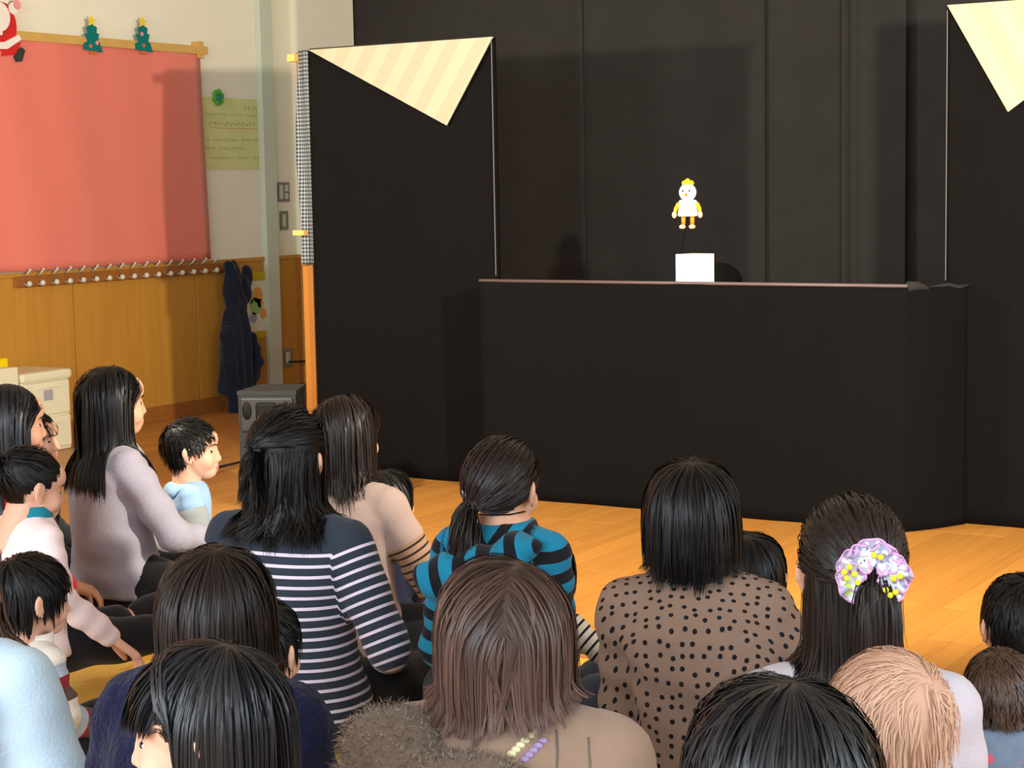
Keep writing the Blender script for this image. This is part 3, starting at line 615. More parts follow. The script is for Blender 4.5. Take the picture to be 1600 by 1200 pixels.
def rotm(yaw=0, pitch=0, roll=0):
    """pitch > 0 looks down, yaw > 0 turns to the person's right, roll > 0 tilts to the right"""
    return np.array(Matrix.Rotation(-yaw, 3, 'Z') @ Matrix.Rotation(-pitch, 3, 'X') @ Matrix.Rotation(roll, 3, 'Y'))

# ------------------------------------------------------------------ hair
E0 = np.array([0, -0.012, 0.022]); ER = np.array([0.0795, 0.0995, 0.0925])
def zline(x, y):
    yy = np.clip((y+0.06)/0.135, 0, 1); z = -0.072+0.132*yy**1.15
    return np.where((y > -0.03) & (y < 0.012), np.maximum(z, -0.005), z)
def scalp_roots(n, rng, zadd=0.0):
    out = np.zeros((0, 3))
    while len(out) < n:
        d = rng.normal(size=(n*3, 3)); d /= np.linalg.norm(d, axis=1)[:, None]; p = E0+ER*d
        out = np.concatenate([out, p[p[:, 2] > zline(p[:, 0], p[:, 1])+zadd]])
    return out[:n]
def unit(v): return v/(np.linalg.norm(v, axis=-1, keepdims=True)+1e-9)
def hair(C, R, hs, st, coll, n, width, seed):
    """strand ribbons flowing over the skull; C head centre, R head rotation (person space), coll = body ellipsoids [(c, r)]"""
    rng = np.random.default_rng(seed); R = np.asarray(R); style = st['style']
    roots = scalp_roots(n, rng); crown = np.array(st.get('crown', (0, -0.05, 0.09))); part = st.get('part', 0.0)
    off0 = rng.random(n)**1.2*st.get('vol', 0.12); off = off0*0
    l = roots.copy(); P = (l*hs)@R.T+C; g = np.array([0, 0, -1.0])@R      # gravity in head space
    grav = np.array([0, 0, -1.0]); ds = 0.011*hs if style != 'short' else 0.005*hs
    K = int(st.get('len', 0.5)/ds)+2; paths = [P.copy()]; stop = np.full(n, K)
    zc = st.get('cut', -9.0)+rng.normal(size=n)*st.get('ragged', 0.012); maxlen = np.full(n, 99.0)
    bang = (l[:, 1] > 0.035) & (np.abs(l[:, 0]) < 0.07) if st.get('bangs') else np.zeros(n, bool)
    T = np.array(st.get('tie', (0, -0.11, 0.0))); phase = np.zeros(n, int)
    tied = np.ones(n, bool) if style == 'tail' else ((l[:, 2] > st.get('tieline', 0.02)-0.5*np.clip(l[:, 1], -1, 0.0)*0 ) if style == 'half' else np.zeros(n, bool))
    tail_age = np.zeros(n); d_prev = None; tailout = np.array(st.get('tailout', (0, -1.0, -0.2)))
    if style == 'short': maxlen = rng.uniform(0.6, 1.1, n)*st.get('len', 0.05)*hs
    jit = rng.normal(size=(n, 3))*st.get('messy', 0.06)
    hang_side = np.sign(l[:, 0]-part+1e-6)
    hit_body = np.zeros(n, int)
    for k in range(1, K):
        off = off0*min(1.0, k*ds/(0.07*hs))
        nrm = unit((l-E0)/ER**2)
        if style in ('down', 'half'):
            if st.get('whorl'): F = (l-crown)
            else: F = np.stack([hang_side*np.where(l[:, 2] > 0.03, 1.0, 0.15), np.where(l[:, 1] < -0.05, -0.5, -0.25)+0*l[:, 0], -0.35+0*l[:, 0]], 1)
            F = unit(F)
            fr2 = (~bang) & (l[:, 1] > 0.015) & (~tied); F[fr2] = unit(np.stack([np.sign(l[fr2, 0]-part+1e-6), np.full(fr2.sum(), -0.75), np.full(fr2.sum(), -0.2)], 1))
            F[bang] = unit((l[bang]-np.array([0, -0.03, 0.10]))*np.array([0.6, 1, 1]))
            F = F+0.9*g
        elif style == 'short':
            F = unit(l-crown); a_ = st.get('swirl', 0.5); F = F+a_*np.cross(nrm, F)
        elif style == 'tail': F = unit(T-l)
        F = F+jit
        tt = tied & (phase == 0)
        if tt.any():
            F[tt] = unit(T-l[tt])+jit[tt]*0.3
        F = F-nrm*np.sum(F*nrm, 1)[:, None]*(0.85 if style != 'short' else 0.7); d = unit(F)
        inside = np.sum(((l-E0)/(ER*(1+off[:, None])))**2, 1)
        free = (inside > 1.04) & (~tt)
        dw = d@R.T
        # free fall below the widest part of the skull
        fall = grav+jit*0.5+(np.array([0.0, 0, 0])); 
        cu = st.get('curl', 0.0)
        if cu:
            q = np.clip(1-(P[:, 2]-zc)/0.07, 0, 1)[:, None]; inw = C-P; inw[:, 2] = 0; fall = fall+unit(inw)*cu*q
        low = (l[:, 2] < 0.0) & (~tt) & (style != 'short')
        dw = np.where((free | low)[:, None], unit(fall), dw)
        ph1 = phase == 1
        if ph1.any():
            w_ = np.clip(1-tail_age/st.get('tailbend', 0.08), 0, 1)[:, None]; tdir = unit((tailout@R.T)+rng.normal(size=(n, 3))*0.0+jit*st.get('spread', 2.2))
            dw = np.where(ph1[:, None], unit(tdir*w_+(grav+jit*0.4)*(1-w_*0.6)), dw); tail_age += ds*ph1
        dw = dw if d_prev is None else unit(0.55*d_prev+0.45*dw); d_prev = dw
        P = P+ds*dw; l = ((P-C)@R)/hs
        q = np.sqrt(np.sum(((l-E0)/(ER*(1+off[:, None])))**2, 1)); push = q < 1
        l[push] = E0+(l[push]-E0)/q[push][:, None]
        if style in ('down', 'half') :       # keep the face clear
            yf = st.get('facey', 0.030); fc = (~bang) & (l[:, 2] < 0.045) & (l[:, 1] > yf) & (np.abs(l[:, 0]) < 0.10)
            l[fc, 1] = np.maximum(yf, l[fc, 1]-0.006); l[fc, 0] += np.sign(l[fc, 0]+1e-6)*np.where(np.abs(l[fc, 0]) < 0.070, 0.005, 0.0)
        P = (l*hs)@R.T+C
        for (cc, rr) in coll:
            v = (P-cc)/rr; q = np.sqrt((v**2).sum(1)); m_ = q < 1.0+off*0.35
            hit_body += m_
            P[m_] = cc+(P[m_]-cc)*((1.0+off[m_]*0.35)/np.maximum(q[m_], 0.2))[:, None]
        l = ((P-C)@R)/hs
        if tied.any():
            rc = tt & (np.linalg.norm(l-T, axis=1) < 0.020); phase[rc] = 1
            ex = np.where(phase == 1, tail_age > st.get('tail', 0.2)*(0.75+0.35*((off0/st.get('vol', 0.12)))), False); stop[ex & (stop == K)] = k
        if st.get('stophit'): stop[(hit_body >= st['stophit']) & (~bang) & (~tied) & (stop == K)] = k
        done = (P[:, 2] < zc) & (~bang) & (~tied); stop[done & (stop == K)] = k
        if bang.any(): db = bang & (l[:, 2] < st.get('bangz', 0.028)+0.006*jit[:, 0]/max(1e-6, st.get('messy', 0.06))); stop[db & (stop == K)] = k
        stop[(k*ds > maxlen) & (stop == K)] = k
        paths.append(P.copy())
        if (stop < K).all(): break
    A = np.stack(paths, 1); K2 = A.shape[1]; stop = np.minimum(stop, K2-1)
    m = max(4, int(st.get('seg', 12)*0.72)); t = np.linspace(0, 1, m+1); idx = stop[:, None]*t[None]; i0 = np.floor(idx).astype(int); i1 = np.minimum(i0+1, K2-1); fr_ = (idx-i0)[..., None]
    r_ = np.arange(n)[:, None]; X = A[r_, i0]*(1-fr_)+A[r_, i1]*fr_
    # clumps
    nc = max(6, n//st.get('clump', 14)); lead = rng.choice(n, nc, replace=False); cen = roots[lead]
    own = np.argmin(((roots[:, None]-cen[None])**2).sum(2)+(np.abs(tied[:, None].astype(int)-tied[lead][None].astype(int)))*9+(np.abs(bang[:, None].astype(int)-bang[lead][None].astype(int)))*9, 1)
    cf = st.get('clumpf', 0.55)*t[None, :, None]**1.4; X = X+(X[lead][own]-X)*cf
    wv = st.get('wave', 0.0)
    if wv:
        ph = rng.random(nc)[own]*6.28; X[:, :, 0] += wv*t*np.sin(ph[:, None]+t*9); X[:, :, 1] += wv*t*np.cos(ph[:, None]*1.3+t*8)
    tan = np.gradient(X, axis=1); tan = unit(tan)
    axis = C+R@E0*hs; out = X-axis; below = X[:, :, 2] < axis[2]; out[:, :, 2] = np.where(below, out[:, :, 2]*0.15, out[:, :, 2]); out = unit(out)
    side = unit(np.cross(tan, out)); tw = (rng.normal(size=n)*st.get('twist', 0.16))[:, None, None]; nn = np.cross(side, tan); side = side*np.cos(tw)+nn*np.sin(tw)
    wd = width*(0.6+0.8*rng.random(n))[:, None]*np.clip(1.05-0.9*t[None]**2.2, 0.08, 1)*np.clip(0.35+3*t[None], 0, 1)
    L_ = X-side*wd[..., None]/2; R_ = X+side*wd[..., None]/2
    V = np.stack([L_, R_], 2).reshape(-1, 3); b = (np.arange(n)*(m+1)*2)[:, None]+(np.arange(m)*2)[None]
    F = np.stack([b, b+1, b+3, b+2], 2).reshape(-1, 4)
    tint_s = np.clip(0.7*rng.random(nc)[own]+0.3*rng.random(n)+st.get('tipfade', 0.0)*0, 0, 1)
    tint = np.repeat(np.clip(tint_s[:, None]*(0.80-0.5*st.get('tipfade', 0.1))+st.get('tipfade', 0.1)*t[None], 0, 1)[..., None], 2, 2).reshape(-1)
    # scalp cap
    nu, nv = 30, 20; CV = []
    for j in range(nv+1):
        th = math.pi*0.80*j/nv
        for i in range(nu): ph = math.tau*i/nu; CV.append(E0+ER*0.99*np.array([math.sin(th)*math.cos(ph), math.sin(th)*math.sin(ph), math.cos(th)]))
    CV = np.array(CV); ok = CV[:, 2] > zline(CV[:, 0], CV[:, 1])-0.004; CF = []
    for j in range(nv):
        for i in range(nu):
            f = (j*nu+i, (j+1)*nu+i, (j+1)*nu+(i+1) % nu, j*nu+(i+1) % nu)
            if all(ok[q] for q in f): CF.append(f)
    CV = (CV*hs)@R.T+C; V2 = np.concatenate([V, CV]); F2 = np.concatenate([F, np.array(CF)+len(V)])
    me = fast_mesh('hair', V2, F2)
    a = me.attributes.new('tint', 'FLOAT', 'POINT'); a.data.foreach_set('value', np.concatenate([tint, np.full(len(CV), 0.25)]).astype(np.float32))
    return me

# ------------------------------------------------------------------ whole person
LEGS = {
    'cross': [[(0.085, 0.02, 0.10), (0.30, 0.27, 0.115), (0.02, 0.36, 0.065)], [0.088, 0.062, 0.042]],
    'seiza': [[(0.085, 0.02, 0.10), (0.12, 0.40, 0.07), (0.085, 0.02, 0.045)], [0.088, 0.066, 0.046]],
    'forward': [[(0.085, 0.02, 0.10), (0.12, 0.42, 0.13), (0.10, 0.78, 0.055)], [0.088, 0.062, 0.042]],
    'kneesup': [[(0.085, 0.02, 0.10), (0.13, 0.34, 0.40), (0.11, 0.50, 0.06)], [0.088, 0.066, 0.045]],
    'stand': [[(0.085, 0.0, 0.02), (0.09, 0.03, -0.38), (0.09, 0.0, -0.76)], [0.085, 0.06, 0.042]],
    'open': [[(0.085, 0.02, 0.09), (0.29, 0.35, 0.10), (0.33, 0.70, 0.05)], [0.088, 0.062, 0.042]],
    'open_left_in': [{-1: [(-0.085, 0.02, 0.09), (-0.218, 0.33, 0.10), (-0.195, 0.68, 0.05)], 1: [(0.085, 0.02, 0.09), (0.29, 0.35, 0.10), (0.33, 0.70, 0.05)]}, [0.088, 0.062, 0.042]],
    'open_left_out': [{-1: [(-0.085, 0.02, 0.09), (-0.37, 0.27, 0.10), (-0.50, 0.57, 0.05)], 1: [(0.085, 0.02, 0.09), (0.27, 0.36, 0.10), (0.30, 0.70, 0.05)]}, [0.088, 0.062, 0.042]],
    'sidesit_r': [{-1: [(-0.085, 0.02, 0.10), (0.10, 0.27, 0.085), (0.33, 0.06, 0.05)], 1: [(0.085, 0.02, 0.10), (0.33, 0.15, 0.085), (0.40, -0.16, 0.05)]}, [0.088, 0.062, 0.042]],
    'sidesit_l': [{1: [(0.085, 0.02, 0.10), (-0.10, 0.27, 0.085), (-0.33, 0.06, 0.05)], -1: [(-0.085, 0.02, 0.10), (-0.33, 0.15, 0.085), (-0.40, -0.16, 0.05)]}, [0.088, 0.062, 0.042]],
    'kneel': [[(0.085, 0.0, 0.06), (0.10, 0.05, -0.33), (0.09, -0.36, -0.345)], [0.088, 0.062, 0.045]],
}
def person(label, px, Hs, top, topmat, bottom='black_trousers', hairm='hair_black', st=None, n=1100, hw=0.006, hs=1.0, lift=0.0, legs='cross', face=None, lean=0.0, side=0.0,
           head=(0, 0, 0), hfwd=0.03, arms=None, skin='skin', bulk=0.012, wide=1.0, uvf=None, voxel=0.011, sleeves=1.0, fold=0.004, rich=False, seed=1, world=None, hem=0.05, neckr=1.0, zoff=0.0, nk=0.0, collar=None, group='audience seated on the floor'):
    top_p = hit(px, 2, Hs) if world is None else np.array(world, float)
    if MAT_RECT[0] < top_p[0] < MAT_RECT[1] and MAT_RECT[2] < top_p[1] < MAT_RECT[3]: zoff = 0.0095
    ts = (Hs-zoff-lift-0.232*hs+nk)/0.578
    tgt = np.array(face if face is not None else (2.3, 0.0)); yaw = math.atan2(tgt[0]-top_p[0], tgt[1]-top_p[1])
    sh = lambda p: np.array([(p[0]+side*p[2])*ts, (p[1]+lean*p[2])*ts, p[2]*ts+lift])
    hd = sh((0, hfwd, 0.575))+np.array([0, 0, 0.118*hs-nk]); Rh = rotm(*head)
    rz = -yaw; c_, s_ = math.cos(rz), math.sin(rz); hx, hy = hd[0], hd[1]
    org = (top_p[0]-(c_*hx-s_*hy), top_p[1]-(s_*hx+c_*hy), zoff)
    root = empty('person', org, rz); tag(root, label, 'person', group)
    rings = [((0, -0.005, 0.015), 0.15*wide, 0.115), ((0, 0, 0.06), 0.178*wide, 0.135), ((0, 0.0, 0.12), 0.175*wide, 0.13), ((0, -0.012, 0.20), 0.155*wide, 0.112), ((0, -0.018, 0.30), 0.146*wide, 0.104), ((0, -0.012, 0.40), 0.158*wide, 0.108), ((0, -0.004, 0.47), 0.168*wide, 0.100), ((0, 0.006, 0.515), 0.155*wide, 0.084), ((0, 0.014, 0.548), 0.108*wide, 0.068), ((0, 0.020, 0.572), 0.066, 0.058), ((0, 0.024, 0.60), 0.052, 0.052)]
    def R_(infl, rs): return [(sh(c)*1.0, rx*ts+infl, ry*ts+infl) for c, rx, ry in rs]
    arms = arms or {}
    AR = {}
    for sx, nm in ((-1, 'L'), (1, 'R')):
        el, wr = arms.get(nm, ((sx*(0.195*wide+0.015), 0.035, 0.27), (sx*0.10, 0.22, 0.17)))
        AR[nm] = [sh((sx*0.160*wide, 0.0, 0.500)), sh(el), sh(wr)]
    lg, lr = LEGS[legs]; LP = {}
    for sx in (-1, 1): LP[sx] = [np.array([(p[0] if isinstance(lg, dict) else sx*p[0])*ts, p[1]*ts, max(p[2]*ts, 0.0 if legs not in ('stand', 'kneel') else -9)+lift]) for p in (lg[sx] if isinstance(lg, dict) else lg)]
    # body under the clothes, with head and hands
    S = Solid(); S.loft(R_(0, rings))
    for nm in AR: S.chain(AR[nm], [0.044*ts, 0.036*ts, 0.026*ts], 0.6)
    for sx in (-1, 1):
        S.chain(LP[sx], [r*ts for r in lr], 0.6); a = LP[sx][2]; fd = np.array([0, 0.11*ts, -0.02*ts]) if legs in ('forward', 'stand', 'kneesup', 'open', 'open_left_in', 'open_left_out') else (np.array([-sx*0.09, 0.05, -0.01])*ts if legs == 'cross' else np.array([0, -0.11, 0])*ts)
        S.chain([a, a+fd], [0.036*ts, 0.028*ts], 0.6)
    bme = S.mesh('body', 0.016*max(ts, 0.6), 3); BV = getco(bme); BF = quads(bme)
    if legs not in ('stand', 'kneel'): BV[:, 2] = np.maximum(BV[:, 2], 0.004)
    HV = HEAD_V.copy()
    if hs < 0.95: HV[:, 0] *= 1.04; lowm = HV[:, 2] < -0.02; HV[lowm, 2] = -0.02+(HV[lowm, 2]+0.02)*0.90
    HV = (HV*hs)@Rh.T+hd
    parts = [(BV, BF), (HV, HEAD_F)]
    for sx, nm in ((-1, 'L'), (1, 'R')):
        f = unit(AR[nm][2]-AR[nm][1]); up = np.array([0, 0, 1.0]); up = unit(up-f*(up@f)); x = np.cross(f, up)
        hv, hf = HAND; hv = hv*np.array([1.0 if sx > 0 else -1.0, 1, 1])*(0.55+0.45*ts if ts < 0.8 else 0.96*ts); fc = hf if sx > 0 else hf[:, ::-1]
        parts.append((hv[:, :1]*x+hv[:, 1:2]*f+hv[:, 2:]*up+AR[nm][2]+f*0.02*ts, fc))
    nv = 0; Vs = []; Fs = []
    for v, f in parts: Vs.append(v); Fs.append(np.asarray(f)+nv); nv += len(v)
    me = fast_mesh('body', np.concatenate(Vs), np.concatenate(Fs)); bo = obj('body', me, [skin, 'lip'], root)
    hl = HEAD_V; lipv = (np.abs(hl[:, 0]) < 0.021) & (hl[:, 1] > 0.082) & (hl[:, 2] < -0.056) & (hl[:, 2] > -0.079)
    mi = np.zeros(len(me.polygons), np.int32); hb = len(BV); fo = len(BF); mi[fo:fo+len(HEAD_F)] = lipv[HEAD_F].all(1); me.polygons.foreach_set('material_index', mi)
    # eyes and brows
    for sx in (-1, 1):
        c = np.array([sx*0.031, 0.0675, -0.006])*hs; mb = MB(); mb.ball((0, 0, 0), np.array((0.0118, 0.0066, 0.0058))*hs, 12, 8)
        em = new_mesh('eye', [tuple(Rh@np.array(v)+Rh@c+hd) for v in mb.V], mb.F, True); eo = obj('eye', em, 'eye_white', root)
        mb = MB(); mb.ball((0, 0.0022*hs, 0), np.array((0.0106, 0.0074, 0.0064))*hs, 10, 8); obj('iris', new_mesh('iris', [tuple(Rh@np.array(v)+Rh@c+hd) for v in mb.V], mb.F, True), 'iris', eo)
        mb = MB(); mb.tube([np.array(q)*hs for q in ((sx*0.014, 0.0905, 0.016), (sx*0.030, 0.0845, 0.020), (sx*0.046, 0.071, 0.016))], [0.002*hs, 0.003*hs, 0.0015*hs], 6); obj('eyebrow', new_mesh('eyebrow', [tuple(Rh@np.array(v)+hd) for v in mb.V], mb.F, True), 'iris', root)
    # trousers or skirt
    S = Solid(); S.loft(R_(0.006, rings[:5])); 
    for sx in (-1, 1): S.chain([sh((0, 0, 0.09)), LP[sx][0], LP[sx][1], LP[sx][1]*0.15+LP[sx][2]*0.85], [0.09*ts+0.006, lr[0]*ts+0.012, lr[1]*ts+0.012, lr[2]*ts+0.014], 0.5)
    tme = S.mesh('trousers', 0.019*max(ts, 0.6), 4); v = getco(tme)
    if legs not in ('stand', 'kneel'): v[:, 2] = np.maximum(v[:, 2], 0.002)
    v += getno(tme)*(0.004*np.sin(v[:, :1]*41+v[:, 1:2]*37+v[:, 2:]*29)); setco(tme, v); obj('trousers', tme, bottom, root)
    # top garment
    S = Solid(); rs = [r for r in rings[1:] if r[0][2] >= hem-0.001][:9]
    rs = rs[:-1]; rr_ = R_(bulk, rs); rr_.append((sh((0, 0.022, 0.578)), 0.062*ts*neckr+0.006, 0.060*ts*neckr+0.006)); S.loft(rr_)
    for nm in AR:
        a = AR[nm]; w_ = a[1]*(1-sleeves)+a[2]*sleeves; S.chain([a[0]-np.array([0, 0, 0.004]), a[1], w_], [0.046*ts+bulk, 0.039*ts+bulk, 0.029*ts+bulk], 0.45); S.chain([sh((0, 0.012, 0.535)), a[0]*0.5+sh((0, 0.006, 0.528))*0.5, a[0]+np.array([0, 0, 0.003])], [0.050*ts+bulk, 0.048*ts+bulk, 0.044*ts+bulk], 0.45)
    gme = S.mesh(top, voxel*(1 if ts > 0.8 else 0.85), 4); v = getco(gme); nn = getno(gme)
    # pattern coordinates: u runs up the torso or along the sleeve, v round the body, s = 0..1 along the sleeve
    zz = (v[:, 2]-lift); u_ = zz.copy(); v_ = np.arctan2(v[:, 0], -(v[:, 1]-lean*zz))*0.15*ts; s_at = np.full(len(v), -1.0); arm = np.zeros(len(v))
    for nm, sx in (('L', -1), ('R', 1)):
        a = AR[nm]; best = np.full(len(v), 9.0); bs = np.zeros(len(v)); L0 = np.linalg.norm(a[1]-a[0]); L1 = np.linalg.norm(a[2]-a[1])
        for i, (p, q, r0, r1) in enumerate(((a[0], a[1], 0.046, 0.039), (a[1], a[2], 0.039, 0.029))):
            d = q-p; t_ = np.clip(((v-p)@d)/(d@d), 0, 1); dist = np.linalg.norm(v-(p+t_[:, None]*d), axis=1)/((r0*(1-t_)+r1*t_)*ts+bulk)
            b = dist < best-1e-4; best[b] = dist[b]; raw = ((v-p)@d)/(d@d); tb = np.clip(raw, -0.15, 1.2) if i == 0 else t_; bs[b] = (tb*(L0 if i == 0 else L1)+(0 if i == 0 else L0))[b]
        ism = (best < 1.25) & ((v[:, 0]*sx > 0.155*ts*wide) | (bs > L0*0.8)); arm[ism] = 1; s_at[ism] = bs[ism]/(L0+L1); u_[ism] = 0.505*ts-bs[ism]; ang = np.arctan2(v[ism, 0]-a[0][0], -v[ism, 1]); v_[ism] = ang*0.05*ts
    if uvf is not None: u_, v_ = uvf(v, u_, v_, arm, s_at, ts)
    # folds
    f1 = np.sin(v[:, 0]*23+v[:, 2]*31+2.1*np.sin(v[:, 2]*17+seed)+seed)*np.sin(v[:, 1]*19-v[:, 2]*13+seed*2); f2 = np.sin(zz*58/max(ts, .5)+3*np.sin(v[:, 0]*11+seed)+v[:, 1]*20)
    v = v+nn*(fold*(0.8*f1+0.6*f2*np.clip(1-zz/(0.33*ts), 0, 1)+np.where(arm > 0, 0.5*np.sin(s_at*34+seed), 0)))[:, None]
    if legs not in ('stand', 'kneel'): v[:, 2] = np.maximum(v[:, 2], 0.004)
    setco(gme, v)
    for nm_, arr in (('u', u_), ('v', v_), ('s', s_at), ('arm', arm)): at = gme.attributes.new(nm_, 'FLOAT', 'POINT'); at.data.foreach_set('value', np.asarray(arr, np.float32))
    go = obj(top, gme, topmat, root)
    if collar:
        ccol, rr0, hh = collar; V = []; F = []; nseg = 24; base_c = sh((0, 0.020, 0.565))
        prof = [(0.074, -0.012), (0.074, 0.0), (0.068, hh), (0.060, hh), (0.058, -0.01)]
        for r, z in prof:
            for a in range(nseg): t_ = math.tau*a/nseg; V.append(base_c+np.array([r*rr0*ts*math.cos(t_), (r*0.95*rr0)*ts*math.sin(t_)+0.15*z, z]))
        for j in range(len(prof)-1):
            for a in range(nseg): F.append((j*nseg+a, j*nseg+(a+1) % nseg, (j+1)*nseg+(a+1) % nseg, (j+1)*nseg+a))
        obj('collar', new_mesh('collar', V, F, True), ccol, go)
    # hair
    coll = [(sh((0, 0.0, 0.42)), np.array([0.20*wide, 0.118, 0.135])*ts+bulk), (sh((0, 0.012, 0.54)), np.array([0.10, 0.072, 0.05])*ts+bulk), (sh((0, 0.02, 0.60)), np.array([0.062, 0.062, 0.06])*ts)]
    for nm in AR: coll.append((AR[nm][0], np.array([0.062]*3)*ts+bulk))
    ho = None
    if st is not None:
        st = dict(st)
        if 'cutz' in st: st['cut'] = hd[2]+st['cutz']*hs
        ho = obj('hair', hair(hd, Rh, hs, st, coll, n, hw, seed), hairm, root)
    return dict(root=root, head=hd, R=Rh, hs=hs, ts=ts, sh=sh, top=go, hair=ho, lift=lift, arms=AR)
def headpt(P, l): return P['R']@(np.array(l)*P['hs'])+P['head']
def part_on_head(P, name, mb, mat, at, parent=None, smooth=True):
    """mesh given in head-local metres at offset `at`, built as part of the hair or person"""
    V = [tuple(P['R']@((np.array(v)+np.array(at))*P['hs'])+P['head']) for v in mb.V]
    return obj(name, new_mesh(name, V, mb.F, smooth), mat, parent or P['hair'] or P['root'])

# hair styles
LONG = dict(style='down', cutz=-0.30, len=0.75, vol=0.16, part=0.01, ragged=0.025, seg=16, clump=16)
BOB = dict(style='down', stophit=2, cutz=-0.13, len=0.5, vol=0.16, whorl=True, ragged=0.010, seg=14, curl=0.8, clump=16)
SHORT = dict(style='short', len=0.055, vol=0.14, crown=(0.0, -0.06, 0.085), messy=0.14, seg=5, clump=8, clumpf=0.45)
def S_(b, **k): d = dict(b); d.update(k); return d
# ------------------------------------------------------------------ people: the audience
cloth('black_trousers', (24, 24, 28), 0.12, 0.2); cloth('navy_trousers', (34, 38, 52), 0.12, 0.2); cloth('denim', (62, 84, 112), 0.12, 0.3, 300)
cloth('grey_knit', (172, 174, 192), 0.06, 0.5, 160, (158, 148, 158), 5); cloth('red_knit', (196, 24, 34), 0.1, 0.4, 160); cloth('pale_pink', (236, 214, 214), 0.05, 0.3, 200); cloth('teal_knit', (24, 120, 140), 0.1, 0.4)
cloth('light_blue', (150, 186, 226), 0.06, 0.4, 120); cloth('soft_grey', (150, 158, 162), 0.06, 0.4); cloth('ice_blue', (178, 202, 220), 0.05, 0.4, 180); cloth('suede', (136, 113, 96), 0.12, 0.6, 60); cloth('fur_brown', (100, 86, 74), 0.2, 0.8, 120)
cloth('lilac_grey', (186, 180, 190), 0.05, 0.5, 140); cloth('black_top', (26, 26, 30), 0.1, 0.3); cloth('navy_top', (28, 32, 50), 0.12, 0.3); cloth('mustard', (196, 166, 84), 0.08, 0.35); cloth('charcoal', (50, 50, 56), 0.1, 0.3)
m, t = base('navy_fleece', 0.95, 0.1); co = t.coord(); f = t.noise(co, 28, 4, 0.65); t.link(t.mix(f, lin((9, 11, 26)), lin((30, 34, 68))), t.b.inputs['Base Color']); t.bump(f, 0.8, 0.02); t.b.inputs['Sheen Weight'].default_value = 0.08
stripes('navy_stripe', [(0.70, (46, 54, 66)), (1.0, (218, 206, 222))], 0.0245, zmin=0.075, zmax=0.50, basec=(46, 54, 66))
stripes('tan_stripe', [(0.70, (164, 128, 100)), (1.0, (44, 36, 38))], 0.021, smin=0.22, basec=(166, 142, 132))
stripes('teal_stripe', [(0.52, (24, 118, 150)), (1.0, (20, 20, 26))], 0.054)
stripes('cream_stripe', [(0.68, (224, 212, 190)), (1.0, (36, 34, 38))], 0.020)
stripes('fleece_stripe', [(0.22, (226, 218, 206)), (0.42, (92, 72, 66)), (0.62, (150, 44, 54)), (0.82, (170, 182, 198)), (1.0, (226, 218, 206))], 0.145, bump=0.8)
stripes('navy_sport', [(1.0, (28, 30, 44))], 1.0)
# dotted top: even dots on the unrolled body coordinates, dark zigzag lace at the hem
m, t = base('dotted_knit', 0.9, 0.15); u = t.attr('u'); v = t.attr('v'); cx = t.n.new('ShaderNodeCombineXYZ'); t.link(v, cx.inputs[0]); t.link(u, cx.inputs[1])
vo = t.new('ShaderNodeTexVoronoi', voronoi_dimensions='2D'); vo.inputs['Scale'].default_value = 42; vo.inputs['Randomness'].default_value = 0.5; t.link(cx.outputs[0], vo.inputs['Vector'])
d = t.math('LESS_THAN', vo.outputs['Distance'], 0.205); c0 = t.mix(t.noise(t.coord(), 8, 4), lin((112, 90, 77)), lin((134, 110, 95)))
zg = t.math('ABSOLUTE', t.math('SUBTRACT', t.math('FRACT', t.math('MULTIPLY', v, 14)), 0.5)); zz = t.math('FRACT', t.math('MULTIPLY', t.math('ADD', u, t.math('MULTIPLY', zg, 0.06)), 26))
lace = t.math('MULTIPLY', t.math('LESS_THAN', u, 0.17), t.math('GREATER_THAN', zz, 0.55)); lace = t.math('MULTIPLY', lace, t.math('LESS_THAN', t.attr('arm'), 0.5))
t.link(t.mix(t.math('MAXIMUM', d, lace), c0, lin((24, 22, 26))), t.b.inputs['Base Color']); t.bump(t.noise(t.coord(), 220, 2), 0.35, 0.003)
# floral denim: scattered blossoms
m, t = base('floral_denim', 0.9, 0.15); co = t.coord(); vo = t.new('ShaderNodeTexVoronoi'); vo.inputs['Scale'].default_value = 26; t.link(co, vo.inputs['Vector'])
vb = t.new('ShaderNodeTexVoronoi'); vb.inputs['Scale'].default_value = 26; t.link(co, vb.inputs['Vector']); sep = t.n.new('ShaderNodeSeparateColor'); t.link(vb.outputs['Color'], sep.inputs[0])
bl = t.math('MULTIPLY', t.math('LESS_THAN', vo.outputs['Distance'], 0.26), t.math('GREATER_THAN', sep.outputs[0], 0.62)); fc = t.mix(t.math('GREATER_THAN', sep.outputs[1], 0.5), lin((206, 90, 110)), lin((170, 200, 220)))
t.link(t.mix(bl, t.mix(t.noise(co, 60, 3), lin((96, 112, 134)), lin((128, 144, 164))), fc), t.b.inputs['Base Color']); t.bump(t.noise(co, 240, 2), 0.3, 0.003)

